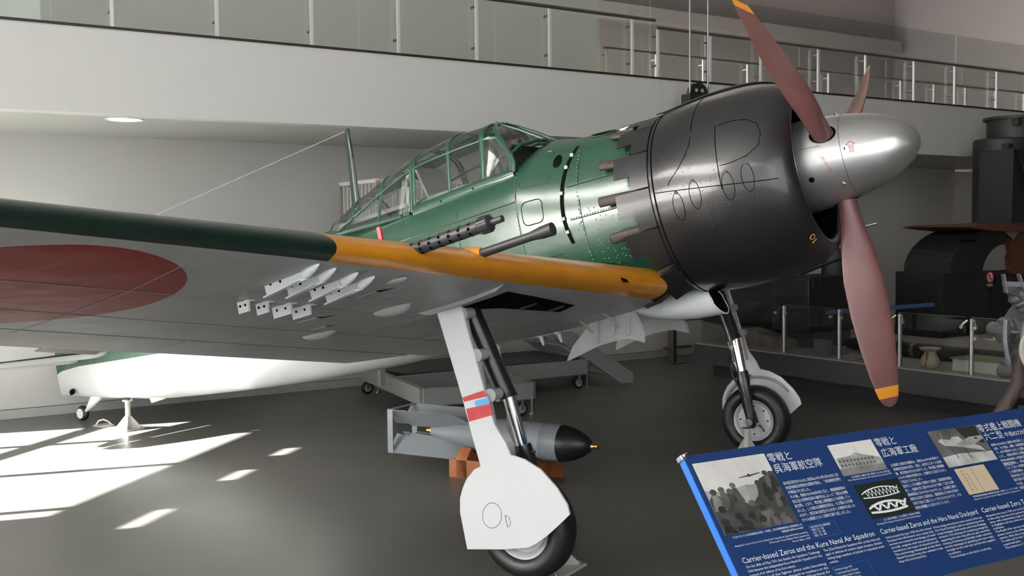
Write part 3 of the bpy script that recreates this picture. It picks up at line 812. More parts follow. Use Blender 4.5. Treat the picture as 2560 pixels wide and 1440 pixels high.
for k in range(3):
    a = PHI+k*2*math.pi/3
    er = Vector((0, math.sin(a), math.cos(a))); mo = Vector((0, math.cos(a), -math.sin(a))); fw_ = Vector((-1, 0, 0))
    rings = []
    for r, c, t, b in zip(rr_, cc_, tt_, bb_):
        b = rad(b); ch = fw_*math.sin(b)+mo*math.cos(b); tk = fw_*math.cos(b)-mo*math.sin(b)
        o_ = Vector((SPP, 0, 0)) + er*r
        ring = []
        for j in range(24):
            u = 2*math.pi*j/24; x = math.cos(u); y = math.sin(u)
            sh = 1.0 if r < .45 else (.75+.25*x if y > 0 else .35)
            ring.append(o_ + ch*(c/2*x) + tk*(t/2*y*(sh if r > .4 else 1)*1.2))
        rings.append(ring)
    bl = pm('propeller_blade', loft(rings), [M_PROP, M_PYEL], ang=60)
    nf = 24
    for i in range(len(rr_)-1):
        if rr_[i] >= 1.404 and rr_[i+1] <= 1.471:
            for j in range(nf): bl.data.polygons[i*nf+j].material_index = 1
    # dark socket opening in the spinner
    soc = []
    for j in range(24):
        u = 2*math.pi*j/24
        s_ = SPP+.078*math.cos(u); t_ = a+.062*math.sin(u)/spr(s_); soc.append(spt(s_, t_, .0015))
    pm('blade_socket', (soc, [tuple(range(24))]), M_DARK, spin, smooth=False)
    t_ = a + rad(28); pm('spinner_slot', (lambda L: (L, [(0, 1, 2, 3)]))([spt(.375, t_-.05), spt(.381, t_-.05), spt(.381, t_+.02), spt(.375, t_+.02)]), M_DARK, spin, smooth=False)
    t_ = a + rad(55); pm('spinner_hole', (lambda L: (L, [tuple(range(16))]))([spt(.60+.017*math.cos(2*math.pi*j/16), t_+.06*math.sin(2*math.pi*j/16)) for j in range(16)]), M_DARK, spin, smooth=False)
    t_ = a + rad(72); pm('latch', tube([spt(.44, t_-.02, .003), spt(.43, t_+.02, .006), spt(.425, t_+.06, .003)], .006, 6), M_STEEL, spin)
    pm('spinner_seam', tube([spt(SPP+.02+.0085*i, a+rad(16)-.001*i, -.0005) for i in range(17)], .0016, 5), M_SEAM, spin)
# red stencils: arrow, lettering bars
ts = PHI+rad(24)
def stc(pts, r=.0016): pm('stencil_line', tube([spt(s, t, .0008) for s, t in pts], r, 4), M_PRED, spin)
stc([(.345, ts-.10), (.365, ts-.02)]); stc([(.345, ts-.10), (.318, ts-.02)]); stc([(.365, ts-.02), (.352, ts-.01), (.352, ts+.18)]); stc([(.318, ts-.02), (.330, ts-.01), (.330, ts+.18)])
for i in range(5): stc([(.334, ts+.03+.035*i), (.348, ts+.03+.035*i)])
stc([(.52, ts+.10), (.49, ts+.48)], .0014); stc([(.505, ts+.10), (.475, ts+.48)], .0014)
for i in range(8): stc([(.512-.0035*i, ts+.15+.04*i), (.500-.0035*i, ts+.15+.04*i)], .0016)

# ---- canopy
ct_s = [2.65, 2.77, 2.90, 3.07, 3.22, 3.38, 3.55, 3.74, 3.93, 4.09, 4.29, 4.55]; ct_z = [.80, .878, .888, .893, .880, .862, .832, .778, .729, .684, .622, .515]
cr_s = [2.52, 2.64, 2.75, 3.06, 3.39, 3.74, 4.05, 4.30, 4.55]; cr_z = [.58, .739, .735, .727, .70, .615, .525, .46, .42]; cr_y = [.36, .335, .33, .33, .325, .295, .25, .20, .12]
cs_s = [2.40, 2.52, 2.79, 3.47, 4.09, 4.40, 4.55]; cs_z = [.50, .42, .412, .372, .385, .40, .42]; cs_y = [.36, .40, .405, .405, .38, .30, .20]
def can_sill(s): return (s, smooth_interp(s, cs_s, cs_y), smooth_interp(s, cs_s, cs_z))
def can_rail(s): return (s, smooth_interp(s, cr_s, cr_y), smooth_interp(s, cr_s, cr_z))
def can_top(s): return (s, 0, smooth_interp(s, ct_s, ct_z))
def can_arc(s, g=0.0, n=6):
    """starboard sill -> rail -> top -> port"""
    a, b, c = can_sill(s), can_rail(s), can_top(s)
    P = [a, tuple((u+v)/2 for u, v in zip(a, b)), b]
    for i in range(1, n+1):
        t = i/n*math.pi/2
        P.append((s, b[1]*math.cos(t), b[2]+(c[2]-b[2])*math.sin(t)))
    P = [(p[0], p[1]+(g if p[1] > .1 else g*p[1]/.1), p[2]+(g if p[1] < .3 else 0)) for p in P]
    return P + [(p[0], -p[1], p[2]) for p in P[-2::-1]]
canopy = pm('canopy_frame', join([tube(can_arc(s, .002), r, 6, True, fl, (1, 0, 0)) for s, r, fl in ((2.775, .022, .45), (3.075, .016, .5), (3.405, .014, .5), (3.435, .014, .5), (3.76, .014, .5), (4.12, .014, .5), (4.46, .010, .5))]), M_GREEN, ang=50)
for q in (1, -1):
    Q = lambda L: [(p[0], p[1]*q, p[2]) for p in L]
    pm('canopy_rail', tube(Q([can_rail(2.70+.1*i) for i in range(18)]), .011, 6), M_GREEN, canopy)
    pm('canopy_sill', tube(Q([can_sill(2.52+.1*i) for i in range(10)]), [.046]*10, 8, True, .35), M_GREEN, canopy)
    pm('canopy_sill', tube(Q([can_sill(3.45+.1*i) for i in range(11)]), .015, 6), M_GREEN, canopy)
    # windscreen bars
    wb = [(2.385, .10, .648), (2.42, .20, .645), (2.48, .31, .625), (2.535, .385, .565)]
    pm('windscreen_bar', tube(Q(wb), .012, 6), M_GREEN, canopy)
    pm('windscreen_bar', tube(Q([(2.39, .095, .648), (2.58, .115, .775), (2.76, .12, .878)]), .011, 6), M_GREEN, canopy)
    pm('windscreen_bar', tube(Q([(2.765, .02, .884), (2.735, .16, .855), (2.68, .28, .79), (2.62, .345, .72), (2.56, .382, .63), (2.525, .40, .55), (2.52, .405, .44)]), [.018]*5+[.02, .022], 8, True, .5, (1, 0, 0)), M_GREEN, canopy)
    pm('windscreen_pane', (Q([(2.395, .10, .65), (2.48, .30, .63), (2.55, .38, .61), (2.62, .34, .72), (2.68, .28, .79), (2.74, .15, .857), (2.76, .12, .875), (2.58, .113, .772)]), [(0, 1, 7), (1, 2, 3, 4, 7), (4, 5, 6, 7)]), M_CGLASS, canopy, smooth=False)
    pm('windscreen_post', tube(Q([(2.52, .405, .44), (2.505, .405, .50), (2.52, .40, .56)]), .02, 6), M_GREEN, canopy)
    # side panes
    pm('side_pane', (Q([(2.56, .398, .46), (2.56, .39, .60), (2.64, .345, .71), (2.70, .335, .735), (2.755, .332, .735), (2.755, .402, .44)]), [(0, 1, 2, 3, 4, 5)]), M_CGLASS, canopy, smooth=False)
    pm('quarter_bar', tube(Q([(2.545, .395, .45), (2.55, .39, .60), (2.63, .35, .715), (2.70, .337, .737), (2.76, .334, .735)]), .013, 6), M_GREEN, canopy)
    for s0, s1 in ((2.79, 3.06), (3.09, 3.39), (3.45, 3.745), (3.775, 4.105), (4.135, 4.45)):
        n = 4; P = []
        for i in range(n+1):
            s = s0+(s1-s0)*i/n; a, b = can_sill(s), can_rail(s); P += [(a[0], a[1]*q, a[2]), (b[0], b[1]*q, b[2])]
        pm('side_pane', (P, [(2*i, 2*i+2, 2*i+3, 2*i+1) for i in range(n)]), M_CGLASS, canopy)
pm('windscreen_pane', ([(2.39, -.095, .65), (2.39, .095, .65), (2.76, .12, .878), (2.76, -.12, .878)], [(0, 1, 2, 3)]), M_CGLASS, canopy, smooth=False)
for s0, s1 in ((2.79, 3.06), (3.09, 3.39), (3.45, 3.745), (3.775, 4.105), (4.135, 4.45)):
    n = 3; G = [can_arc(s0+(s1-s0)*i/n)[2:-2] for i in range(n+1)]
    pm('roof_pane', loft(G, closed=False, cap=False), M_CGLASS, canopy, ang=60)
for s_ in (2.86, 3.15, 3.44, 3.52): 
    a = can_sill(s_); pm('sill_screw', disc((a[0], a[1]+.016, a[2]), .007, (0, .002, 0), 8, 'y'), M_DARK, canopy, smooth=False)
# cockpit furniture seen through the glass
M_COCK = mat('cockpit_lightened_grey', (.34, .36, .34, 1), .6)  # grey lightened in place of reflections in the canopy glass
pm('seat', join([box(3.02, 3.42, -.2, .2, .44, .50), beam((3.42, 0, .46), (3.50, 0, .74), .36, .025, (1, 0, 0))]), M_COCK, ang=30, bevel=.01)
pm('headrest', cbox((3.52, 0, .76), (.05, .16, .09)), mat('leather_brown', (.12, .06, .035, 1), .6), bevel=.015)
pm('roll_bar', tube([(3.56, .26, .45), (3.57, .20, .68), (3.58, 0, .79), (3.57, -.20, .68), (3.56, -.26, .45)], .016, 8), M_COCK)
pm('instrument_panel', prism([(2.60, -.33, .48), (2.60, .33, .48), (2.58, .25, .66), (2.58, -.25, .66)], (.02, 0, 0)), M_LEG, smooth=False)
pm('gun_sight', join([box(2.66, 2.72, -.03, .03, .66, .74), beam((2.70, 0, .74), (2.74, 0, .82), .06, .004, (1, 0, 0))]), M_GUN, smooth=False)
pm('control_stick', tube([(2.95, 0, .44), (2.93, 0, .62)], .014, 8), M_GUN)
pm('rear_deck', prism([(3.56, -.30, .45), (3.56, .30, .45), (4.35, .16, .47), (4.35, -.16, .47)], (0, 0, .03)), M_COCK, smooth=False)

# ---- aerial mast and wire
pm('aerial_mast', tube([(4.285, 0, .60), (4.27, 0, .66), (4.24, 0, 1.0), (4.222, 0, 1.255), (4.222, 0, 1.266)], [.052, .042, .033, .024, .012], 12, True, .45, (1, 0, 0)), M_DGREEN, ang=60)
pm('aerial_wire', tube([(4.225, 0, 1.25), (7.98, 0, 1.08)], .0022, 5), mat('wire_grey', (.35, .34, .33, 1), .5))

# ---- tail surfaces
def airfoil_loft(secs, tdir, n=12):
    """secs: list of (point on leading edge, chord, thickness); chord runs along s"""
    rings = []
    for p, c, t in secs:
        ring = []
        for k in range(2*n):
            u = 2*math.pi*k/(2*n); x = .5-.5*math.cos(u); h = t*2.4*(math.sqrt(max(x, 0))-x)*.9 + .002
            h = h if u <= math.pi else -h
            v = Vector((p[0]+c*x, p[1], p[2])) + Vector(tdir)*h/1.0
            ring.append(v)
        rings.append(ring)
    return loft(rings)
for q in (1, -1):
    hs = pm('tailplane', airfoil_loft([((7.42, .05*q, .0), .55, .06), ((7.55, .8*q, .012), .46, .045), ((7.68, 1.6*q, .028), .34, .03), ((7.80, 2.05*q, .035), .22, .015), ((7.92, 2.18*q, .038), .08, .005)], (0, 0, 1)), [M_DGREEN, M_GREY], ang=60)
    for p_ in hs.data.polygons:
        p_.material_index = 1 if p_.normal.z < -.02 else 0
    pm('elevator', airfoil_loft([((7.985, .12*q, -.002), .26, .03), ((8.02, .9*q, .012), .22, .025), ((8.03, 1.7*q, .028), .16, .016), ((8.03, 2.1*q, .035), .06, .005)], (0, 0, 1)), M_GREY, ang=60)
pm('fin', airfoil_loft([((7.10, 0, .22), 1.0, .07), ((7.35, 0, .45), .78, .06), ((7.60, 0, .8), .50, .04), ((7.80, 0, 1.03), .26, .02), ((7.93, 0, 1.10), .10, .008)], (0, 1, 0)), M_DGREEN, ang=60)
pm('rudder', airfoil_loft([((8.18, 0, -.20), .36, .03), ((8.12, 0, 0), .42, .04), ((8.13, 0, .4), .36, .035), ((8.12, 0, .8), .26, .025), ((8.08, 0, 1.05), .16, .012)], (0, 1, 0)), M_GREEN, ang=60)
pm('tail_light_port', disc((8.20, .088, -.285), .028, (.02, .012, -.006), 16, 'y'), M_DARK)
tw = pm('tail_wheel_strut', loft([[Vector((a + w1*math.cos(u), .035*math.sin(u)*f_, z)) for u in [2*math.pi*k/16 for k in range(16)]] for a, z, w1, f_ in ((7.92, -.36, .13, 1.2), (8.02, -.42, .09, 1.1), (8.10, -.47, .055, .9), (8.16, -.50, .035, .6), (8.20, -.512, .02, .5))]), M_WHITE, ang=60)
pm('tail_wheel', lathe([(-.03, .03), (-.035, .055), (-.02, .072), (0, .077), (.02, .072), (.035, .055), (.03, .03)], 28, 'y', (8.235, .0, -.513)), M_RUB, ang=60)
pm('tail_wheel_hub', lathe([(-.036, .0), (-.036, .05), (.036, .05), (.036, .0)], 24, 'y', (8.235, .0, -.513)), M_WHITE, ang=40)
pm('arrestor_hook', prism([(6.95, -.01, -.545), (7.18, -.01, -.515), (7.16, -.01, -.56)], (0, .02, 0)), M_WHITE, smooth=False)

# ---- undercarriage
def leg_s(z): return 2.12 + (z+.46)*.17 if z > -1.0 else 2.03
cov = [(2.247, -.484), (2.088, -.47), (2.042, -.932), (2.021, -1.121), (1.973, -1.225), (1.956, -1.292), (1.879, -1.322), (1.793, -1.385), (1.717, -1.488), (1.676, -1.576), (1.674, -1.628), (1.763, -1.684), (1.835, -1.726), (1.905, -1.758),
       (1.96, -1.775), (2.116, -1.774), (2.348, -1.758), (2.348, -1.672), (2.349, -1.56), (2.331, -1.484), (2.303, -1.435), (2.267, -1.39), (2.201, -1.341), (2.157, -1.33), (2.175, -1.15), (2.19, -.954)]
WR = .283
for q in (1, -1):
    Y = lambda y: y*q
    leg = pm('gear_leg', join([tube([(leg_s(-.42)+.03, Y(1.80), -.40), (leg_s(-.98)+.02, Y(1.73), -.97), (leg_s(-.99)+.015, Y(1.73), -1.01)], [.058, .056, .062], 20), tube([(leg_s(-.42)+.10, Y(1.80), -.43), (leg_s(-.42)-.07, Y(1.80), -.43)], .045, 14)]), M_LEG, ang=50)
    pm('shock_piston', tube([(2.033, Y(1.73), -1.0), (2.025, Y(1.705), -1.30)], .036, 24), M_CHROME, leg)
    pm('torque_link', join([beam((2.06, Y(1.70), -1.05), (2.10, Y(1.69), -1.17), .022, .012, (0, 1, 0)), beam((2.10, Y(1.69), -1.17), (2.06, Y(1.69), -1.30), .022, .012, (0, 1, 0))]), M_LEG, leg, smooth=False)
    fk = pm('wheel_fork', loft([[Vector((2.025+a*math.cos(u), Y(y)+b*math.sin(u), z)) for u in [2*math.pi*k/18 for k in range(18)]] for z, y, a, b in ((-1.27, 1.70, .046, .046), (-1.33, 1.695, .055, .05), (-1.42, 1.672, .052, .034), (-1.55, 1.668, .045, .026), (-1.64, 1.668, .038, .024), (-1.72, 1.668, .036, .024), (-1.74, 1.668, .015, .015))]), M_LEG, leg, ang=60)
    pm('axle', tube([(2.03, Y(1.62), -1.685), (2.03, Y(1.80), -1.685)], .032, 16), M_LEG, leg)
    pm('grease_nipple', tube([(1.975, Y(1.70), -1.315), (1.955, Y(1.70), -1.32)], .008, 8), M_STEEL, leg)
    pm('brake_hose', tube([(2.07, Y(1.72), -1.05), (2.10, Y(1.66), -1.15), (2.085, Y(1.64), -1.3), (2.05, Y(1.64), -1.42), (1.995, Y(1.655), -1.52), (1.975, Y(1.66), -1.62), (1.975, Y(1.675), -1.70)], .009, 8), M_RUB, leg)
    tyre = pm('tyre', lathe([(-.05, .155), (-.075, .175), (-.088, .205), (-.085, .238), (-.065, .266), (-.035, .280), (0, .284), (.035, .280), (.065, .266), (.085, .238), (.088, .205), (.075, .175), (.05, .155), (-.05, .155)], 56, 'y', (2.03, Y(1.80), -1.685)), M_RUB, ang=60)
    hub = pm('wheel_hub', lathe([(-.06, .0), (-.06, .05), (-.045, .06), (-.04, .135), (-.058, .150), (-.066, .168), (-.05, .172), (.05, .172), (.066, .168), (.058, .150), (.04, .135), (.045, .06), (.06, .05), (.06, 0)], 48, 'y', (2.03, Y(1.80), -1.685)), mat('hub_white', (.62, .63, .65, 1), .35, metal=.2), ang=35)
    for k in range(8):
        t = 2*math.pi*k/8+.2
        pm('hub_bolt', disc((2.03+.115*math.cos(t), Y(1.80-.047), -1.685+.115*math.sin(t)), .007, (0, Y(-.004), 0), 8, 'y'), M_DARK, hub, smooth=False)
    pm('bleed_valve', tube([(1.98, Y(1.72), -1.73), (1.96, Y(1.70), -1.745), (1.95, Y(1.71), -1.765)], .010, 8), M_STEEL, hub)
    cover = pm('gear_cover', prism([(s, Y(1.925), z) for s, z in cov], (0, Y(.012), 0)), M_WHITE, smooth=False)
    for (s0, z0), (s1, z1), (s2, z2), (s3, z3), m_ in (((2.189, -.956), (2.042, -.937), (2.026, -.972), (2.182, -.980), M_RED), ((2.115, -.984), (2.024, -.978), (2.021, -1.010), (2.112, -1.015), M_BLUE), ((2.178, -1.018), (2.021, -1.012), (2.017, -1.073), (2.176, -1.088), M_RED)):
        pm('paint_stripe', prism([(s0, Y(1.9372), z0), (s1, Y(1.9372), z1), (s2, Y(1.9372), z2), (s3, Y(1.9372), z3)], (0, Y(.0008), 0)), m_, cover, smooth=False)
    rim = []
    for k in range(25):
        u = 2*math.pi*k/24; rim.append((2.145+.062*math.cos(u)-.012*math.sin(u), Y(1.9378), -1.592+.066*math.sin(u)))
    pm('hatch_line', tube(rim, .0013, 4, False), M_GUN, cover)
    pm('letter_d', join([tube([(2.062, Y(1.938), -1.598), (2.062, Y(1.938), -1.660)], .0016, 4), tube([(2.062-.026*math.sin(u), Y(1.938), -1.629+.031*math.cos(u)) for u in [math.pi*k/10 for k in range(11)]], .0011, 4)]), M_GUN, cover)
    for z_ in (-.52, -.75, -.97):
        pm('cover_bracket', lathe([(0, .030), (.085, .036)], 14, 'y', (leg_s(z_)-.015, Y(1.84) if q > 0 else Y(1.925), z_), True), M_GREY, cover)
    # reinforcing ribs behind the cover
    for z0, z1, s_ in ((-.55, -.72, 2.15), (-.76, -.95, 2.12), (-1.0, -1.2, 2.10)):
        pm('cover_rib', join([cbox((s_, Y(1.905), (z0+z1)/2), (.13, .03, .012)), cbox((s_-.06, Y(1.905), (z0+z1)/2), (.012, .03, z0-z1)), cbox((s_+.06, Y(1.905), (z0+z1)/2), (.012, .03, z0-z1))]), M_GREY, cover, smooth=False)
    # rim flange on the inside of the wheel cover
    pm('cover_flange', tube([(2.03+.30*math.cos(u), Y(1.915), -1.62+.27*math.sin(u)) for u in [rad(25+6*k) for k in range(23)]], .012, 6), M_GREY, cover)
    # flat dark panel painting the shade of an uncut wheel well, with ribs
    wp = [(1.80, 1.90), (1.84, 1.5), (1.90, 1.05), (2.04, 1.0), (2.05, 1.3), (2.06, 1.6), (2.16, 1.90)]
    P = [under(*p) for p in wp]
    ww = pm('well_shade_panel', prism([(v[0], v[1]*q, v[2]-.003) for v in P], (0, 0, .002)), M_DARK, smooth=False)
    for y_ in (1.15, 1.45):
        a = under(1.915, y_); b = under(2.03, y_)
        pm('well_rib', beam((a[0], y_*q, a[2]-.008), (b[0], y_*q, b[2]-.008), .01, .012), mat('well_grey', (.02, .02, .02, 1), .6), ww, smooth=False)
    # hinged plate outboard of the leg
    a, b = under(1.715, 2.04), under(2.30, 2.06)
    pm('leg_door', prism([(1.66, Y(2.03), a[2]+.03), (b[0], Y(2.06), b[2]+.008), (2.20, Y(2.062), b[2]-.022), (1.95, Y(2.05), a[2]-.050), (1.78, Y(2.04), a[2]-.028)], (0, Y(.006), 0)), M_GREY, smooth=False)
    # inner wheel-well door by the belly
    dr = [(2.201, -.655), (1.89, -.655), (1.857, -.723), (1.829, -.817), (1.836, -.87), (1.936, -.828), (2.019, -.823), (2.163, -.833), (2.30, -.867), (2.423, -.897), (2.419, -.882), (2.371, -.803), (2.305, -.747)]
    tilt = lambda z: .30+.28*(-.655-z)
    d_ = pm('well_door', prism([(s, Y(tilt(z)), z) for s, z in dr], (0, Y(-.008), 0)), M_GREY, smooth=False)
    for s_, zt_, zb_ in ((2.17, -.67, -.82), (2.04, -.67, -.78), (1.93, -.67, -.80)):
        pm('door_rib', beam((s_, Y(tilt(zt_)+.008), zt_), (s_+.01, Y(tilt(zb_)+.008), zb_), .014, .022, (1, 0, 0)), M_GREY, d_, smooth=False)
    pm('door_edge', tube([(s, Y(tilt(z)+.006), z) for s, z in dr[1:5]], .006, 6), M_GREY, d_)
    pm('piano_hinge', tube([(2.21, Y(.30), -.652), (1.885, Y(.30), -.652)], .007, 8), M_STEEL, d_)
    for s_ in (2.20, 2.0):
        pm('actuating_rod', tube([(s_, Y(.62), under(s_, .62)[2]+.01), (s_+.005, Y(.58), -.60), (s_, Y(.45), -.67), (s_-.01, Y(.36), -.74)], .009, 8), M_GREY)
# ---- oil cooler scoop and belly fittings
rings = []
for s_, ry, rz, zc in ((1.43, .105, .088, -.700), (1.47, .112, .090, -.700), (1.58, .118, .088, -.700), (1.72, .112, .078, -.695), (1.85, .09, .062, -.682), (1.96, .05, .04, -.667), (2.03, .008, .01, -.655)):
    rings.append([(s_+(.04*math.cos(u) if s_ < 1.5 else 0), ry*math.sin(u), zc+rz*math.cos(u)+(.02 if math.cos(u) > 0 else 0)) for u in [2*math.pi*k/36 for k in range(36)]])
sc = pm('oil_cooler_scoop', loft(rings, cap=False), M_WHITE, ang=60)
pm('scoop_duct', loft([[(s_+(.04*math.cos(u) if s_ < 1.5 else 0), ry*math.sin(u), -.70+rz*math.cos(u)+(.02 if math.cos(u) > 0 else 0)) for u in [2*math.pi*k/36 for k in range(36)]] for s_, ry, rz in ((1.43, .100, .083), (1.62, .095, .072))]), M_DARK, sc, ang=60)
pm('scoop_lip', tube([(1.43+.04*math.cos(u), .105*math.sin(u), -.70+.088*math.cos(u)+(.02 if math.cos(u) > 0 else 0)) for u in [2*math.pi*k/36 for k in range(37)]], .005, 6, False), M_WHITE, sc)
pm('scoop_vane', cbox((1.50, 0, -.70), (.06, .19, .006)), M_LEG, sc, smooth=False)
for s_, y_, z_ in ((2.79, .05, -.66), (2.655, .02, -.665), (3.19, .03, -.69)):
    pm('tank_fitting', axlathe((s_, y_, z_+.03), (s_-.02, y_, z_-.09), [(0, .022), (.04, .022), (.045, .028), (.06, .028), (.065, .016), (.10, .013), (.13, .007)], 12), M_WHITE)
# ================================================================== STANDS UNDER THE PLANE
M_STAND = mat('stand_cream', (.55, .54, .50, 1), .5)
def pyramid_stand(label, x, y, ztop, zneck, base, group, rot=0.0):
    t = thing('support_stand', label, 'stand', (x, y, 0), group)
    mk('base_plate', mapv(cbox((0, 0, .006), (base*2.1, base*2.1, .012)), lambda v: (v[0]*math.cos(rot)-v[1]*math.sin(rot)+x, v[0]*math.sin(rot)+v[1]*math.cos(rot)+y, v[2])), M_STAND, t, smooth=False)
    mk('column', tube([(x, y, .012), (x, y, ztop)], .026, 16), M_STAND, t)
    mk('top_pad', tube([(x, y, ztop-.012), (x, y, ztop)], .05, 20), M_STAND, t)
    for k in range(4):
        a = rot+math.pi/4+k*math.pi/2; d = Vector((math.cos(a), math.sin(a), 0)); c = Vector((x, y, 0)); n = Vector((-d.y, d.x, 0))*.004
        mk('gusset', prism([c+d*.02+Vector((0, 0, .012))-n, c+d*base*1.25+Vector((0, 0, .012))-n, c+d*.03+Vector((0, 0, zneck))-n, c+d*.02+Vector((0, 0, zneck))-n], n*2), M_STAND, t, smooth=False)
    for sx, sy in ((1, 1), (1, -1), (-1, 1), (-1, -1)):
        mk('anchor_bolt', tube([(x+sx*base*.85, y+sy*base*.85, .012), (x+sx*base*.85, y+sy*base*.85, .03)], .012, 8), M_STEEL, t)
    return t
st = pyramid_stand('cream jacking stand holding up the tail of the plane', -7.19, -.03, .285, .13, .10, 'jacking stands under the plane')
ring = thing('tie_down_ring', 'small bent steel tie-down ring on the floor beside the tail stand', 'ring', (-7.58, -.03, 0))
mk('shackle', tube([(-7.62, -.08, .006), (-7.61, -.05, .05), (-7.58, -.02, .06), (-7.55, .01, .04), (-7.54, .04, .006)], .009, 8), M_STAND, ring)
mk('plate', cbox((-7.58, -.02, .004), (.14, .14, .008)), M_STAND, ring, smooth=False)
_wf = BW((2.03, -1.585, -1.685)); _wn = BW((2.03, 1.585, -1.685))
pyramid_stand('cream pyramid stand under the far wheel axle behind the blue panel', _wf.x, _wf.y, _wf.z-.036, .17, .11, 'jacking stands under the plane')
pyramid_stand('cream pyramid stand under the near wheel axle with a bolted plate', _wn.x, _wn.y, _wn.z-.036, .17, .15, 'jacking stands under the plane')

# ================================================================== BOMB ON ITS CRADLE
nose = Vector((-2.215, .169, .30)); tail = Vector((-3.955, .069, .30)); bd = (tail-nose).normalized(); bs = Vector((-bd.y, bd.x, 0)); up = Vector((0, 0, 1))
BM = nose + bd*.9
bomb = thing('aerial_bomb', 'grey aerial bomb with black nose and box fins on a wooden cradle', 'bomb', Vector((BM.x, BM.y, .16)))
def bp(a, r): return (a, r)
R_ = .138
mk('body', axlathe(nose, tail, [(.29, R_), (.30, R_+.001), (.42, R_), (.425, R_+.003), (.435, R_+.003), (.44, R_), (.95, R_), (1.02, R_*.96), (1.15, R_*.80), (1.35, R_*.46), (1.42, R_*.34)], 40), M_BOMB, bomb, ang=40)
mk('nose', axlathe(nose, tail, [(.055, .022), (.07, .045), (.11, .078), (.16, .104), (.22, .125), (.27, .135), (.291, R_)], 40), M_BNOSE, bomb, ang=60)
fu = mk('fuze', axlathe(nose, tail, [(.01, .012), (.03, .012), (.031, .022), (.06, .024)], 16), M_BRASS, bomb)
for k in range(2):
    a = rad(40+180*k); d = bs*math.cos(a)+up*math.sin(a)
    mk('fuze_vane', prism([nose+bd*.0, nose+bd*.02, nose+bd*.025+d*.05, nose-bd*.005+d*.045], bs*.002), M_BRASS, fu, smooth=False)
mk('lug', join([tube([nose+bd*.66+up*(R_-.005), nose+bd*.66+up*(R_+.022)], .024, 12), tube([nose+bd*.66+up*(R_+.02), nose+bd*.66+up*(R_+.045)], .012, 10)]), M_BOMB, bomb)
for k in range(4):
    a = rad(45+90*k); d = bs*math.cos(a)+up*math.sin(a); n = bs*(-math.sin(a))+up*math.cos(a)
    pts = [nose+bd*1.0+d*(R_*.95), nose+bd*1.12+d*.24, nose+bd*1.74+d*.24, nose+bd*1.74+d*.06, nose+bd*1.62+d*.07, nose+bd*1.60+d*.04, nose+bd*1.42+d*.05, nose+bd*1.35+d*.06]
    mk('fin', prism([p-n*.003 for p in pts], n*.006), M_BOMB, bomb, smooth=False)
for k in range(4):
    a = rad(45+90*k); b = rad(135+90*k); d = bs*math.cos(a)+up*math.sin(a); e = bs*math.cos(b)+up*math.sin(b)
    mk('fin_strap', beam(nose+bd*1.715+d*.24, nose+bd*1.715+e*.24, .05, .006, (d+e)), M_BOMB, bomb, smooth=False)
mk('tail_fuze', axlathe(nose, tail, [(1.40, .04), (1.43, .04), (1.435, .02), (1.48, .018)], 14), M_BRASS, bomb)
cr = thing('bomb_cradle', 'orange stained wooden cradle under the grey bomb', 'cradle', Vector((BM.x, BM.y, 0)))
def CP(a, b, z): return nose + bd*a + bs*b + up*(z-.30)
for a in (.47, 1.00):
    out = [CP(a, -.19, .0), CP(a, .19, 0), CP(a, .19, .15), CP(a, .125, .225), CP(a, .085, .178), CP(a, 0, .156), CP(a, -.085, .178), CP(a, -.125, .225), CP(a, -.19, .15)]
    mk('saddle_block', prism(out, bd*.10), M_WOOD, cr, smooth=False, bevel=.004)
for b in (-.17, .17):
    mk('side_board', join([beam(CP(.38, b, .07), CP(1.16, b, .07), .04, .14)]), M_WOOD, cr, smooth=False, bevel=.003)
pl = mk('sign_plaque', prism([CP(.40, .192, .045), CP(.62, .192, .045), CP(.62, .192, .115), CP(.40, .192, .115)], bs*.004), M_LEG, cr, smooth=False, label='black plaque with worn gold characters')
for i in range(6):
    mk('gold_character', join([beam(CP(.44+.028*i, .1965, .065), CP(.44+.028*i, .1965, .095), .003, .004), beam(CP(.432+.028*i, .1965, .085), CP(.448+.028*i, .1965, .085), .003, .004)]), M_BRASS, pl, smooth=False)

# ================================================================== MOBILE STEPS
stp = rthing('mobile_steps', 'grey wheeled access steps standing behind the fuselage', 'steps', (.6, 1.7, 0))
def sb(name, p, q, w, h, m=M_STAIR, par=None): return mk(name, beam(p, q, w, h), m, par or stp, smooth=False, bevel=.004)
QA, QB, QC, QD = (-.60, 2.70, .255), (.50, 2.98, .255), (.86, .90, .255), (-.28, .62, .255)
for p_, q_ in ((QA, QB), (QB, QC), (QC, QD), (QD, QA)): sb('base_beam', p_, q_, .07, .17)
sb('base_beam', (-.45, 1.80, .255), (2.05, 1.80, .255), .07, .17); sb('base_beam', (.7, .75, .255), (2.05, .75, .255), .07, .17); sb('base_beam', (2.05, 1.80, .255), (2.05, .75, .255), .07, .17)
mk('lower_deck', box(-.3, 2.0, .8, 1.75, .341, .36), M_STAIRD, stp, smooth=False)
for o in (.85, 1.75):
    mk('stringer', prism([(2.78, o, .0), (2.60, o, .0), (.35, o, 1.42), (.35, o, 1.62), (2.78, o, .12)], (0, .035, 0)), M_STAIR, stp, smooth=False)
for i in range(7):
    a = 2.55-.31*i; z = .12+.20*i
    mk('tread', box(a-.12, a+.12, .88, 1.75, z-.02, z), M_STAIR, stp, smooth=False)
mk('platform', box(-.65, .45, .8, 1.85, 1.50, 1.55), M_STAIR, stp, smooth=False)
for a in (-.60, .40):
    for o in (.85, 1.78):
        sb('upright', (a, o, .26), (a, o, 1.5), .06, .06)
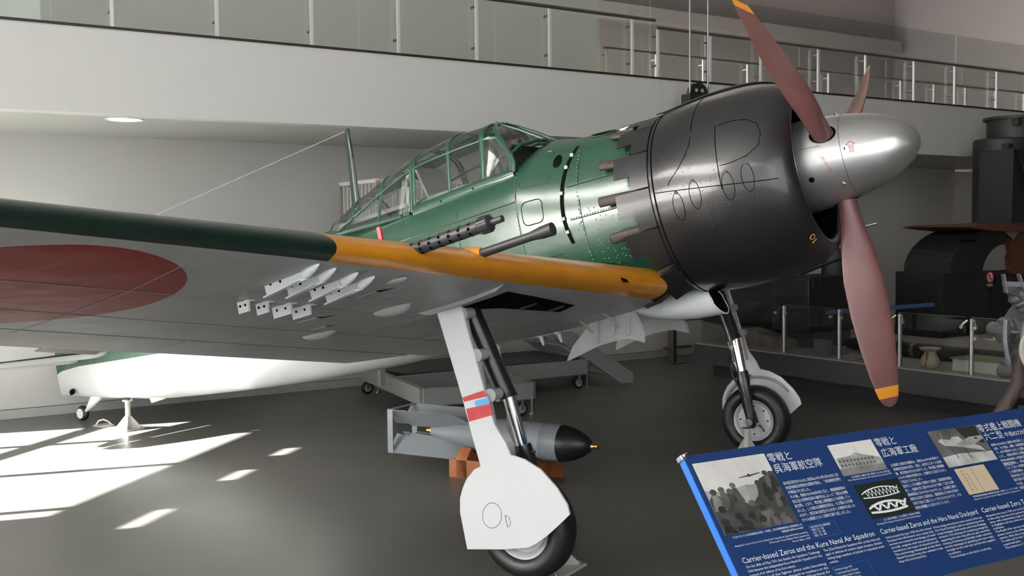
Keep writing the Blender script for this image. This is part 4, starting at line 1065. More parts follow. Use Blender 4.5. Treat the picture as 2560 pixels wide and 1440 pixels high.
def guard(p, q, z0, z1, n):
    p = Vector(p); q = Vector(q)
    g = mk('guard_rail', join([beam(p+up*z1, q+up*z1, .04, .04), beam(p+up*(z0+.1), q+up*(z0+.1), .03, .03), beam(p+up*z0, p+up*z1, .045, .045), beam(q+up*z0, q+up*z1, .045, .045)]), M_STAND, stp, smooth=False)
    for i in range(1, n):
        c = p+(q-p)*i/n; mk('baluster', beam(c+up*(z0+.1), c+up*z1, .016, .016), M_STAND, g, smooth=False)
guard((-.62, 1.80, 0), (.42, 1.80, 0), 1.55, 2.40, 12); guard((-.62, .85, 0), (.42, .85, 0), 1.55, 2.40, 12); guard((-.62, .85, 0), (-.62, 1.80, 0), 1.55, 2.40, 10)
def caster(a, o):
    f_ = mk('caster', join([beam((a, o-.03, .06), (a, o-.03, .18), .035, .006, (0, 1, 0)), beam((a, o+.03, .06), (a, o+.03, .18), .035, .006, (0, 1, 0)), box(a-.04, a+.04, o-.04, o+.04, .165, .178)]), mat('caster_zinc', (.30, .36, .32, 1), .35, metal=.8), stp, smooth=False)
    mk('wheel', lathe([(-.02, .03), (-.022, .06), (-.016, .07), (.016, .07), (.022, .06), (.02, .03)], 24, 'y', (a, o, .07)), M_RUB, f_, ang=50)
    mk('hub', lathe([(-.023, 0), (-.023, .045), (.023, .045), (.023, 0)], 20, 'y', (a, o, .07)), mat('hub_grey', (.4, .42, .42, 1), .5), f_)
    mk('jack_foot', join([tube([(a+.13, o, .02), (a+.13, o, .18)], .014, 8), tube([(a+.13, o, 0), (a+.13, o, .02)], .035, 12)]), mat('caster_zinc', (.3, .36, .32, 1), .35), f_)
for a, o in ((-.25, .66), (.40, 2.92), (-.52, 2.66), (1.95, 1.78), (1.92, .78), (.80, .90)): caster(a, o)

# ================================================================== DISPLAY PLATFORM ON THE RIGHT
plat = rthing('display_platform', 'low dark grey display platform with recessed plinth along the right side', 'platform', (8, 6, 0))
PA0, PO0, PZ = 3.78, 1.78, .42
mk('slab', box(PA0, 15.5, PO0, 10.5, .17, PZ-.012), M_PLAT, plat, smooth=False)
mk('plinth', box(PA0+.16, 15.3, PO0+.18, 10.3, 0, .17), mat('plinth_dark', (.02, .02, .022, 1), .7), plat, smooth=False)
mk('gravel_top', box(PA0+.01, 15.49, PO0+.01, 10.49, PZ-.012, PZ), M_PTOP, plat, smooth=False)
bar = rthing('glass_barrier', 'low glass barrier with round steel posts along the platform edge', 'barrier', (PA0+.1, 6, PZ))
po = [2.37, 3.21, 4.01, 4.79, 5.61, 6.45, 7.3, 8.15]
for i, o in enumerate(po):
    p_ = mk('post', tube([(PA0+.09, o, PZ), (PA0+.09, o, .965)], .024, 16), M_STEEL, bar)
    for s_ in (-1, 1):
        mk('clamp', join([tube([(PA0+.07, o+s_*.035, .95), (PA0+.03, o+s_*.075, .90)], .012, 8), tube([(PA0+.02, o+s_*.075, .885), (PA0+.045, o+s_*.075, .885)], .017, 10)]), M_CHROME, p_)
eo = [PO0+.06]+po+[9.0]
for i in range(len(eo)-1):
    g_ = mk('glass_pane', box(PA0+.028, PA0+.038, eo[i]+.03, eo[i+1]-.03, PZ+.004, .985), M_BGLASS2, bar, smooth=False)
    mk('pane_edge', box(PA0+.027, PA0+.039, eo[i]+.03, eo[i+1]-.03, .984, .988), M_GEDGE, g_, smooth=False)
bar2 = rthing('glass_screen', 'short frameless glass pane at the far end of the platform', 'barrier', (PA0+.34, PO0+.06, PZ))
mk('glass_pane', box(PA0+.1, PA0+.58, PO0+.05, PO0+.06, PZ+.004, 1.02), M_BGLASS2, bar2, smooth=False)
mk('top_edge', box(PA0+.1, PA0+.58, PO0+.048, PO0+.062, 1.02, 1.026), M_GEDGE, bar2, smooth=False)
# queue barrier by the wall
qb = rthing('queue_barrier', 'brown metal post with two horizontal rails by the back wall', 'barrier', (4.40, .66, 0))
mk('post', box(4.37, 4.43, .60, .72, 0, .62), M_RAIL, qb, smooth=False); mk('foot', box(4.30, 4.60, .58, .74, 0, .012), M_RAIL, qb, smooth=False)
mk('rail', tube([(4.25, .66, .60), (6.6, .66, .60)], .018, 10), M_RAIL, qb); mk('rail', tube([(4.25, .66, .22), (4.75, .66, .22)], .018, 10), M_RAIL, qb)

# ---- midget submarine hull with conning tower on the platform
tor = rthing('torpedo', 'long thin black torpedo lying on the platform behind the glass barrier', 'torpedo', (4.62, 5.2, PZ))
mk('tube', mapv(lathe([(3.45, .02), (3.5, .05), (3.6, .07), (4.0, .08), (7.6, .08), (7.8, .05), (7.9, .02)], 24, 'y', (4.62, 0, PZ+.086)), lambda v: v), M_SUB, tor, ang=40)
mk('band', lathe([(4.4, .083), (4.45, .083)], 24, 'y', (4.62, 0, PZ+.086)), M_RAIL, tor)
mk('tail_fin', box(4.615, 4.625, 7.6, 7.85, PZ+.01, PZ+.17), M_SUB, tor, smooth=False)
sub = rthing('midget_submarine', 'black midget submarine hull with conning tower and white draught marks', 'submarine', (6.6, 2.9, PZ))
SO = 2.9
mk('hull', lathe([(.75, .03), (.8, .22), (1.0, .32), (1.6, .37), (2.75, .37)], 36, 'y', (4.78, 0, .90), True), M_SUB, sub, ang=40)
mk('conning_tower', loft([[(4.93+.23+w_*math.cos(u), SO+.17*math.sin(u), z) for u in [2*math.pi*k/24 for k in range(24)]] for z, w_ in ((1.20, .25), (1.35, .235), (1.50, .215), (1.56, .20))]), M_SUB, sub, ang=40)
mk('bow_block', box(4.30, 5.25, SO-.30, SO+.30, .62, 1.285), M_SUB, sub, smooth=False, bevel=.02)
mk('tower_hoop', tube([(5.02, SO+.10, 1.54), (5.04, SO+.10, 1.66), (5.14, SO+.10, 1.70), (5.24, SO+.10, 1.62), (5.28, SO+.10, 1.54)], .018, 8), M_SUB, sub)
mk('tow_rope', tube([(4.0, SO+.45, 1.33), (4.35, SO+.45, 1.42), (4.7, SO+.45, 1.50), (4.95, SO+.2, 1.60)], .016, 8), M_SUB, sub)
mk('rope_loop', tube([(4.33, SO+.32, 1.30), (4.34, SO+.33, 1.16), (4.40, SO+.33, 1.10), (4.46, SO+.33, 1.16), (4.46, SO+.32, 1.29)], .014, 8), M_SUB, sub)
for i in range(8):
    mk('draught_mark', box(5.06, 5.16, SO+.301, SO+.306, .70+.07*i, .712+.07*i), M_PTXT, sub, smooth=False)
mk('cradle_block', join([box(4.45, 5.10, SO-.25, SO+.25, PZ, .63), box(4.5, 5.05, 1.85, 2.15, PZ, .60)]), M_PLAT, sub, smooth=False)
for a, o, l_ in ((4.12, 3.62, 'left of the propeller blade behind the glass'), (4.12, 4.36, 'partly hidden by the propeller blade')):
    t = rthing('saddle_support', 'small grey steel saddle support ' + l_, 'support', (a, o, PZ), 'saddle supports on the platform')
    mk('foot', box(a-.16, a+.16, o-.16, o+.16, PZ, PZ+.02), M_BOMB, t, smooth=False)
    mk('block', box(a-.10, a-.02, o-.1, o+.1, PZ+.02, PZ+.17), M_BOMB, t, smooth=False); mk('block', box(a+.02, a+.10, o-.1, o+.1, PZ+.02, PZ+.10), M_BOMB, t, smooth=False)
# weathered wooden box
wb_ = rthing('wooden_box', 'weathered grey wooden box lying on the platform behind the far wheel leg', 'box', (4.35, 2.55, PZ))
M_OLDW = mat('old_wood', (.19, .165, .15, 1), .8, var=.3, vscale=10)
mk('box_body', prism([(4.15, 2.3, PZ), (4.15, 2.95, PZ), (4.15, 2.9, PZ+.10), (4.15, 2.3, PZ+.20)], (.28, 0, 0)), M_OLDW, wb_, smooth=False)
for i in range(3): mk('plank', box(4.14, 4.15, 2.31, 2.88-.02*i, PZ+.008+.045*i, PZ+.048+.045*i), M_OLDW, wb_, smooth=False)
# valve wheels and lamp bowls on the back wall
for a in (6.35, 7.25):
    t = rthing('hand_wheel', {6.35: 'black spoked valve wheel on the wall by the far landing gear leg', 7.25: 'black spoked valve wheel on the wall beside the submarine'}[a], 'valve wheel', (a, .1, 1.17), 'valve wheels on the wall')
    mk('rim', tube([(a+.13*math.cos(u), .12, 1.30+.13*math.sin(u)) for u in [2*math.pi*k/24 for k in range(25)]], .018, 8, False), M_SUB, t)
    for k in range(3):
        u = 2*math.pi*k/3+.5; mk('spoke', tube([(a, .12, 1.30), (a+.13*math.cos(u), .12, 1.30+.13*math.sin(u))], .013, 6), M_SUB, t)
    mk('spindle', tube([(a, .004, 1.30), (a, .15, 1.30)], .022, 10), M_SUB, t)
    b = rthing('wall_bowl', {6.35: 'dark metal bowl bracket under the valve wheel nearer the landing gear', 7.25: 'dark metal bowl bracket under the valve wheel nearer the submarine'}[a], 'bracket', (a, .1, .85), 'bowl brackets on the wall')
    mk('bowl', lathe([(0, .02), (.0, .08), (.06, .15), (.09, .16), (.085, .15), (.04, .09), (.02, .02)], 20, 'z', (a, .17, .88)), M_SUB, b, ang=50); mk('arm', box(a-.02, a+.02, .004, .17, .86, .90), M_SUB, b, smooth=False)
# tall dark submarine section: tower, flange plate and arch
GO = 3.0
big = rthing('submarine_section', 'huge black riveted submarine section with tower above a broken arch', 'submarine', (8.2, GO, PZ))
mk('tower', mapv(lathe([(1.92, .42), (3.06, .42), (3.08, .40)], 32, 'z', (8.52, GO, 0)), lambda v: (v[0], v[1], v[2]+.0)), M_SUB, big, ang=40)
mk('tower_skirt', prism([(8.02, GO+.42, 1.9), (8.05, GO+.42, 2.90), (8.30, GO+.42, 2.93), (8.30, GO+.42, 1.9)], (0, -.5, 0)), M_SUB, big, smooth=False)
mk('tower_top', mapv(lathe([(3.06, .40), (3.36, .40), (3.36, .45), (3.40, .45), (3.40, .0)], 32, 'z', (8.80, GO, 0)), lambda v: v), M_SUB, big, ang=40)
mk('bracket', join([box(8.12, 8.40, GO+.2, GO+.3, 2.93, 2.99), box(8.34, 8.42, GO+.2, GO+.3, 3.25, 3.35), box(8.22, 8.36, GO+.2, GO+.3, 2.98, 3.05)]), M_SUB, big, smooth=False)
mk('strut', beam((8.12, GO+.44, 2.9), (8.45, GO+.44, 2.3), .03, .03), M_SUB, big, smooth=False)
for z in (2.2, 2.5, 2.8): mk('bracket', box(8.42, 8.60, GO+.40, GO+.44, z, z+.02), M_SUB, big, smooth=False)
mk('flange_plate', prism([(6.93, GO+.5, 1.86), (7.15, GO+.5, 1.885), (9.4, GO+.5, 1.93), (9.4, GO+.5, 1.78), (7.6, GO+.5, 1.80), (7.2, GO+.5, 1.83)], (0, -1.0, 0)), M_RUST, big, smooth=False)
pa = []
for k in range(17):
    u = rad(180-90*k/16); pa.append((8.0+1.22*math.cos(u), GO+.35, 1.28+.58*math.sin(u)))
pb_ = [(8.0+.52*math.cos(u), GO+.35, 1.20+.42*math.sin(u)) for u in [rad(90+100*k/12) for k in range(13)]]
mk('arch', prism(pa + pb_ + [(7.48, GO+.35, .95), (6.78, GO+.35, .95)], (0, -.7, 0)), M_SUB, big, smooth=False)
mk('arch_leg', box(6.62, 7.62, GO-.36, GO+.36, PZ, 1.27), M_SUB, big, smooth=False, bevel=.01)
mk('inner_keel', prism([(7.62, GO+.2, .9), (7.72, GO+.2, 1.02), (7.9, GO+.2, .96), (8.05, GO+.2, 1.12), (8.0, GO+.2, 1.22), (9.2, GO+.2, 1.24), (9.2, GO+.2, PZ), (7.62, GO+.2, PZ)], (0, -.4, 0)), M_SUB, big, smooth=False)
mk('broken_plate', join([prism([(8.28, GO+.25, 1.80), (8.30, GO+.25, 1.62), (8.34, GO+.25, 1.5), (8.30, GO+.25, 1.42), (8.36, GO+.25, 1.2), (9.2, GO+.25, 1.2), (9.2, GO+.25, 1.8)], (0, -.1, 0))]), M_RUST, big, smooth=False)
mk('pale_fragment', prism([(7.95, GO+.36, 1.79), (8.30, GO+.36, 1.80), (8.15, GO+.36, 1.68)], (0, .01, 0)), M_OLDW, big, smooth=False)
mk('slot', box(7.0, 7.35, GO+.351, GO+.356, 1.66, 1.69), M_DARK, big, smooth=False)
# do-not-touch sign on the arch
sg_ = rthing('warning_sign', 'small black sign with a red no-touching circle on the black arch', 'sign', (7.70, GO+.40, 1.05))
def no_touch(par, a, o, z, r):
    mk('board', box(a-r*1.15, a+r*1.15, o, o+.006, z-r*1.9, z+r*1.2), M_LEG, par, smooth=False)
    mk('white_disc', disc((a, o+.006, z), r*.95, (0, .002, 0), 24, 'y'), M_PTXT, par, smooth=False)
    mk('red_ring', tube([(a+r*.9*math.cos(u), o+.010, z+r*.9*math.sin(u)) for u in [2*math.pi*k/24 for k in range(25)]], r*.13, 6, False), M_RED, par)
    mk('hand_mark', join([box(a-r*.3, a+r*.3, o+.008, o+.010, z-r*.5, z+r*.05)] + [box(a+r*(-.3+.2*k), a+r*(-.17+.2*k), o+.008, o+.010, z, z+r*(.4+.12*(k in (1, 2)))) for k in range(4)]), mat('grey_print', (.25, .25, .25, 1), .6), par, smooth=False)
    mk('red_bar', beam((a-r*.62, o+.0125, z+r*.62), (a+r*.62, o+.0125, z-r*.62), .004, r*.22, (.7, 0, .7)), M_RED, par, smooth=False)
    for i in range(2): mk('caption_line', box(a-r*.8, a+r*.8, o+.006, o+.008, z-r*(1.35+.25*i), z-r*(1.25+.25*i)), M_PTXT, par, smooth=False)
no_touch(sg_, 7.62, GO+.365, 1.185, .075)
s2 = rthing('warning_sign', 'small black sign with a red no-touching circle low behind the glass barrier', 'sign', (6.9, 5.0, PZ))
no_touch(s2, 6.9, 4.9, .80, .07); mk('stem', box(6.89, 6.91, 4.88, 4.9, PZ, .80), M_LEG, s2, smooth=False)
# white box, lamp-like relic, hanging blue label
wbx = rthing('display_box', 'long low white display box on the platform behind the glass', 'box', (4.2, 6.1, PZ))
mk('case', box(4.02, 4.40, 5.30, 6.9, PZ, PZ+.12), mat('white_case', (.62, .62, .56, 1), .6), wbx, smooth=False, bevel=.004); mk('lid', box(4.0, 4.42, 5.28, 6.92, PZ+.12, PZ+.132), mat('khaki_top', (.25, .23, .15, 1), .7), wbx, smooth=False)
rel = rthing('corroded_relic', 'white and brown corroded relic shaped like a small lamp on the platform', 'relic', (4.05, 5.02, PZ))
mk('base', lathe([(0, .07), (.02, .085), (.06, .10), (.10, .085), (.14, .06), (.17, .045)], 18, 'z', (4.05, 5.02, PZ)), M_HOSE, rel, ang=50)
mk('dish', lathe([(.16, .04), (.18, .09), (.20, .11), (.205, .10), (.19, .03)], 20, 'z', (4.05, 5.02, PZ)), M_HOSE, rel, ang=50)
mk('brown_strap', beam((3.965, 5.02, PZ+.01), (3.99, 5.04, PZ+.19), .05, .015), M_WOOD, rel, smooth=False)
bl_ = rthing('blue_banner', 'narrow blue banner hung along the submarine behind the glass', 'banner', (5.4, SO+.45, .84))
mk('cloth', box(4.45, 6.5, SO+.42, SO+.43, .84, .89), mat('banner_blue', (.04, .10, .24, 1), .6), bl_, smooth=False)

# ================================================================== RADIAL ENGINE EXHIBIT AT THE RIGHT EDGE
EC = Vector((.40, 1.21, 1.12))
eng = thing('aircraft_engine', 'grey aircraft engine with bent pipes on a black stand at the right edge', 'engine', (EC.x, EC.y, 0))
def ep(r_, u_, z_): return EC + _R*r_ + Vector((_D.x, _D.y, 0)).normalized()*u_ + Vector((0, 0, z_))
mk('crankcase', tube([ep(.30, -.2, 0), ep(.30, .35, 0)], [.26, .26], 28), M_EQGREY, eng)
for k in range(9):
    t = 2*math.pi*k/9+.25; d = _R*math.cos(t)+Vector((0, 0, 1))*math.sin(t); c = ep(.30, .05, 0)
    cy = mk('cylinder', tube([c+d*r for r in (.22, .28, .29, .32, .33, .36, .37, .40, .42)], [.075, .075, .09, .09, .08, .09, .08, .09, .07], 14), M_EQGREY, eng)
    mk('rocker_box', axlathe(c+d*.40+Vector((_D.x, _D.y, 0))*-.12, c+d*.44+Vector((_D.x, _D.y, 0))*.1, [(0, .02), (.02, .045), (.18, .05), (.2, .03)], 10), M_EQGREY, cy)
    mk('push_rod', tube([c+d*.20+Vector((_D.x, _D.y, 0))*-.16, c+d*.40+Vector((_D.x, _D.y, 0))*-.13], .013, 8), M_EQGREY, cy)
_ed = Vector((_D.x, _D.y, 0)).normalized()
mk('reduction_gear_case', axlathe(ep(.30, -.18, 0), ep(.30, -.6, 0), [(0, .24), (.03, .235), (.06, .19), (.12, .16), (.20, .13), (.24, .08), (.25, .045), (.34, .045), (.345, .02)], 28), M_EQGREY, eng, ang=40)
for k in range(12):
    t = 2*math.pi*k/12; mk('case_bolt', tube([ep(.30+.215*math.cos(t), -.205, .215*math.sin(t)), ep(.30+.215*math.cos(t), -.225, .215*math.sin(t))], .012, 6), M_STEEL, eng)
mk('ignition_ring', tube([ep(.30+.235*math.cos(2*math.pi*k/28), -.22, .235*math.sin(2*math.pi*k/28)) for k in range(29)], .02, 8, False), M_EQGREY, eng)
for a_, b_, c_ in (((-.05, -.18, .02), (-.13, -.2, -.12), (.02, -.22, -.24)), ((-.02, -.12, .10), (-.10, -.18, -.05), (-.02, -.2, -.20)), ((-.14, -.1, .12), (-.16, -.12, -.04), (-.12, -.12, -.16))):
    mk('hose', tube([ep(*[(1-t)**2*x+2*t*(1-t)*y+t*t*z for x, y, z in zip(a_, b_, c_)]) for t in [i/10 for i in range(11)]], .017, 8), M_HOSE if a_[0] == -.05 else M_EQGREY, eng)
for x0, x1 in ((-.02, -.22), (.12, -.01), (.30, .12)):
    mk('exhaust_pipe', tube([ep(x0, -.05, -.12), ep(x0-.02, -.08, -.30), ep((x0+x1)/2-.02, -.12, -.44), ep(x1, -.14, -.55)], [.045, .048, .045, .040], 14), M_EXH, eng)
mk('bracket', join([beam(ep(-.14, -.1, .30), ep(-.16, -.1, .42), .04, .012), beam(ep(-.02, -.1, .30), ep(-.06, -.1, .42), .04, .012), beam(ep(-.16, -.1, .36), ep(.2, -.1, .34), .03, .03)]), M_EQGREY, eng, smooth=False)
for x_ in (.02, .55):
    mk('stand_leg', beam(ep(x_, .1, -.45), ep(x_-.14, .1, -1.11), .05, .05), M_LEG, eng, smooth=False)
mk('stand_crossbar', beam(ep(.0, .1, -.45), ep(.6, .1, -.45), .05, .05), M_LEG, eng, smooth=False)

# ================================================================== HANGING PULLEY BLOCK
pul = rthing('pulley_block', 'black pulley block hanging on two cables in front of the balcony', 'pulley', (3.08, 2.62, 3.25))
mk('cheek', box(2.88, 3.27, 2.55, 2.70, 3.26, 3.41), M_SUB, pul, smooth=False, bevel=.01)
sh_ = mk('sheave', lathe([(-.03, .03), (-.03, .14), (-.012, .125), (.012, .125), (.03, .14), (.03, .03)], 30, 'y', (3.07, 2.62, 3.41)), M_SUB, pul, ang=40)
for da in (-.045, .045): mk('lightening_hole', disc((3.07+da, 2.652, 3.46), .022, (0, .002, 0), 14, 'y'), mat('pale_hole', (.35, .35, .3, 1), .6), sh_, smooth=False)
mk('flange', box(3.2, 3.34, 2.56, 2.68, 3.40, 3.42), M_SUB, pul, smooth=False)
for a in (2.955, 3.235): mk('cable', tube([(a, 2.62, 3.38), (a+.005, 2.62, 9.0)], .010, 8), M_STEEL, pul)
# ================================================================== INFORMATION PANEL
_ph = rad(28.5); PT = Vector((math.sin(_ph), math.cos(_ph), 0)); _pn = Vector((PT.y, -PT.x, 0)); _tau = rad(50)
PV = _pn*math.cos(_tau) - Vector((0, 0, 1))*math.sin(_tau); PNRM = PV.cross(PT).normalized()
if PNRM.z < 0: PNRM = -PNRM
PA_ = Vector((-.263, -2.881, 1.011))
PWID, PHGT = 2.42, .637
def PP(u, w, d=0.0): return PA_ + PT*u + PV*w + PNRM*d
_pb = PP(PWID/2, PHGT/2); 
panel = thing('information_panel', 'sloping blue information panel with photographs and white text in the foreground', 'sign', (_pb.x, _pb.y, 0))
board = mk('board', prism([PP(0, 0, -.004), PP(PWID, 0, -.004), PP(PWID, PHGT, -.004), PP(0, PHGT, -.004)], PNRM*.004), M_PANEL, panel, smooth=False)
mk('backing', prism([PP(.002, .002, -.03), PP(PWID-.002, .002, -.03), PP(PWID-.002, PHGT-.002, -.03), PP(.002, PHGT-.002, -.03)], PNRM*.026), M_PEDGE, panel, smooth=False)
mk('edge_strip', prism([PP(-.004, .012, -.032), PP(-.004, PHGT-.01, -.032), PP(-.004, PHGT-.01, .0), PP(-.004, .012, .0)], PT*.004), M_PEDGE, panel, smooth=False, label='bright blue side edge')
mk('corner_cap', prism([PP(-.010, -.008, -.036), PP(.012, -.008, -.036), PP(.012, .014, -.036), PP(-.010, .014, -.036)], PNRM*.038), M_CHROME, panel, smooth=False, bevel=.004)
mk('corner_screw', tube([PP(.004, -.004, .003), PP(.016, -.006, .004)], .006, 10), M_CHROME, panel)
for u in (.25, PWID-.25):
    p = PP(u, .34, -.03); mk('leg', beam((p.x, p.y, 0.0), (p.x, p.y, p.z), .06, .06, PT), M_LEG, panel, smooth=False)
    mk('foot', cbox((p.x, p.y, .008), (.34, .34, .016)), M_LEG, panel, smooth=False)
mk('support_bar', beam(PP(.1, .34, -.04), PP(PWID-.1, .34, -.04), .05, .03), M_LEG, panel, smooth=False)

def text(name, body, u, w, size, par, m=None, width=None, spacing=1.0, align='LEFT', condense=1.0, line=1.0, d=.0006):
    """text mesh printed on the panel; (u, w) is the first baseline"""
    cu = bpy.data.curves.new(name, 'FONT'); cu.body = body; cu.size = size; cu.align_x = align
    cu.resolution_u = 2; cu.space_character = spacing; cu.space_line = line
    tmp = bpy.data.objects.new(name, cu); COL.objects.link(tmp)
    bpy.context.view_layer.update()
    dg = bpy.context.evaluated_depsgraph_get()
    me = bpy.data.meshes.new_from_object(tmp.evaluated_get(dg))
    bpy.data.objects.remove(tmp, do_unlink=True)
    if not len(me.vertices): return None
    mx = max(v.co.x for v in me.vertices)
    k = condense if width is None else width/mx
    V = [PP(u + v.co.x*k, w - v.co.y, d) for v in me.vertices]
    F = [tuple(p.vertices) for p in me.polygons]
    bpy.data.meshes.remove(me)
    return mk(name, (V, F), m or M_PTXT, par, smooth=False)
def photo(name, u0, u1, w0, w1, m, label):
    return mk(name, prism([PP(u0, w0, .0002), PP(u1, w0, .0002), PP(u1, w1, .0002), PP(u0, w1, .0002)], PNRM*.0006), m, board, smooth=False, label=label)
def shape(par, pts, m, name='print_shape', d=.0010):
    V = [PP(u, w, d) for u, w in pts]
    return mk(name, (V, [tuple(range(len(V)))]), m, par, smooth=False)
GR = [mat('print_grey_%d' % i, (v, v*.99, v*.96, 1), .5, var=.35, vscale=14) for i, v in enumerate((.02, .05, .10, .18, .30, .45))]
# headings
text('heading', '零戦と', .381, .075, .043, panel, width=.118); text('heading', '呉海軍航空隊', .385, .122, .043, panel, width=.25)
text('heading', '零戦と', .966, .078, .043, panel, width=.12); text('heading', '広海軍工廠', .970, .128, .043, panel, width=.212)
text('heading', '零式艦上戦闘機', 1.610, .085, .043, panel, width=.292); text('heading', '六二型', 1.617, .127, .041, panel, width=.124); text('heading', '中島82729号', 1.752, .126, .026, panel, width=.16)
text('heading', 'Carrier-based Zeros and the Kure Naval Air Squadron', .042, .438, .030, panel, width=.66)
text('heading', 'Carrier-based Zeros and the Hiro Naval Dockyard', .737, .438, .030, panel, width=.567)
text('heading', 'Carrier-based Zero Type 62', 1.331, .438, .030, panel, width=.36)
def lines(L, u, w0, dw, size, width, full, last=None, name='text_line'):
    """full: which lines fill the column"""
    for i, s in enumerate(L):
        if not s: continue
        text(name, s, u, w0+dw*i, size, panel, width=width if full[i] else None, condense=.92)
J1 = ['呉地区防空のために昭和6(1931)年5月30日に佐', '世保海軍航空隊呉分遣隊が独立、「呉海軍航空隊」', 'が開設されました。', 'その後、昭和19(1944)年8月1日に、戦闘機部隊の', '独立及び部隊名称の番号化によって「第332海軍', '航空隊」となり、零式艦上戦闘機などを配備してい', 'ました。この第332海軍航空隊は、たび重なる空襲', 'のおり、西日本の防空のため多くの機材を出しな', 'がらも幾度となく出撃を繰り返しました。']
lines(J1, .393, .176, .0193, .0150, .290, [1, 1, 0, 1, 1, 1, 1, 1, 0])
J2 = ['広海軍工廠航空機部は、昭和16(1941)年頃まで', '海軍航空技術の研究、設計、試作など多くの海軍', '機、航空機の行われる所でした。零式艦上戦闘機', 'にもその技術が採用され、主翼桁など設計されまし', 'て役立てられました。', '部材としてを量産で使用する鋼材「金属製桁部品', '桁」、金属を手に置かれるだけで軽くて支える新', '機体製造に欠かせないものでした。広海軍工廠の', '技術を応用する部材は、最新鋭など日本を代表す', 'る所で他の工廠によって作られたものです。その', '技術は戦艦にも活かされています。']
lines(J2, .983, .176, .0193, .0145, .290, [1, 1, 1, 1, 0, 1, 1, 1, 1, 1, 0])
J3 = ['昭和15(1940)年に海軍の制式機として採用され、', '以来、その性能、格闘、航続距離などで多くの戦', 'で、太平洋戦争をとおして活躍しました。', 'しかし、戦局の悪化と米国の新型機の登場によ', 'りとくに大戦には性能が及ばなくなり、次第に', '爆弾を搭載し、体当りを行う特別攻撃隊の', 'によって多くの搭乗員が亡くなりました。', 'この展示機は、零戦の中でも爆撃用として', '改造を施した六二型です。', '展示室の機体は琵琶湖から引き揚げられ、', 'その後、京都の嵐山美術館など', 'で展示されていました。']
lines(J3, 1.628, .160, .0193, .0145, .300, [1, 1, 0, 1, 1, 1, 0, 1, 0, 1, 0, 0])
# captions
for s, u, w, wd in (('打合せをする呉海軍航空隊(「呉戦」呉空戦闘機隊)の搭乗員たち', .048, .343, .335), ('鳴尾基地 昭和19(1944)年', .275, .356, .108), ('Airplane crew of the Kure Naval Air Squadron (special fleet) meeting', .040, .375, .350), ('("Kure-sen": Kure Fighter Plane Squadron)', .195, .387, .196), ('Naruo Base, 1944', .300, .399, .09),
                    ('広海軍工廠庁舎 昭和16(1941)年頃', .745, .195, .215), ('Hiro Naval Dockyard: the headquarters around 1941', .718, .206, .245), ('広工廠が開発した主翼桁と部品の図面', .787, .388, .205), ('Drawing of the wing spar developed by the Hiro Naval Dockyard', .742, .400, .245),
                    ('零式艦上戦闘機', 1.625, .196+.04, .07), ('Carrier-based', 1.625, .2485, .062), ('Zero Type 62', 1.625, .260, .058), ('零戦取扱説明書 海軍航空本部 大和ミュージアム蔵', 1.330, .368, .290), ('Manual for the Zero Carrier Fighter, Naval Air Headquarters', 1.330, .380, .300)):
    text('caption', s, u, w, .0095, panel, width=wd)
E1 = ['On the 30th of May 1931 the Sasebo Air Squadron Tenbunge', 'Unit became the independent Kure Naval Air Squadron for the', 'purpose of air defense of the Kure district.', 'As a result of the fighter plane units becoming', 'independent and being changed to numbers on the', '1st of August 1944, it became the 332nd Naval Air', 'Squadron, equipped with carrier-based Zero', 'fighters and other airplanes of the navy.']
lines(E1, .046, .457, .0158, .0135, .355, [1, 1, 0, 1, 1, 1, 1, 0])
E1b = ['The 332nd Naval Air Squadron flew sorties time and', 'again in defense of western Japan airspace, despite', 'losing large numbers of planes in repeated aerial', 'combats.']
lines(E1b, .420, .457, .0158, .0135, .295, [1, 1, 1, 0])
E2 = ['Until around the year 1935 the Hiro Naval', 'Dockyard Aircraft Division was a center that', 'carried out research and design of naval', 'aircraft, engines and test production,', 'manufacture and repair of adopted aircraft.', 'The technology developed at the Hiro', 'Naval Dockyard was also utilized in the', 'design of the carrier-based Zero.']
lines(E2, .746, .459, .0142, .0125, .258, [1, 1, 1, 1, 1, 1, 1, 0])
E2b = ['Various design and technical matters started at Hiro: the', 'Hiro Naval Dockyard, such as manufacturing of the', 'metal fuselage, flush-head cold-rivet fuselage', 'structure. The technique of completing strength by', 'supporting the main wing with one spar was of the', 'meaning of thinning considerably weight reduction', 'and the technique of upholding the main wing\'s', 'strength via the main spar and the skin together', 'ran satisfactory.', 'These technologies are still utilized in aircraft today.']
lines(E2b, 1.016, .459, .0142, .0125, .294, [1, 1, 1, 1, 1, 1, 1, 1, 0, 0])
E3 = ['Adopted by the navy in 1940, the carrier-based Zero was', 'in the early days the most powerful fighter of the', 'navy, with outstanding range and fighting ability', 'in dogfights and was used across the Pacific War', 'in all theatres.', 'The Pacific War turned and the superiority of the', 'planes came to the Allied side, the planes being', 'outrun. Also the number of skilled pilots fell.', 'To make up for this Zero fighters carried bombs', 'as special attack planes.', 'This airplane is a Type 62, recovered from Lake Biwa.']
lines(E3, 1.336, .459, .0142, .0125, .330, [1, 1, 1, 1, 0, 1, 1, 1, 1, 0, 1])
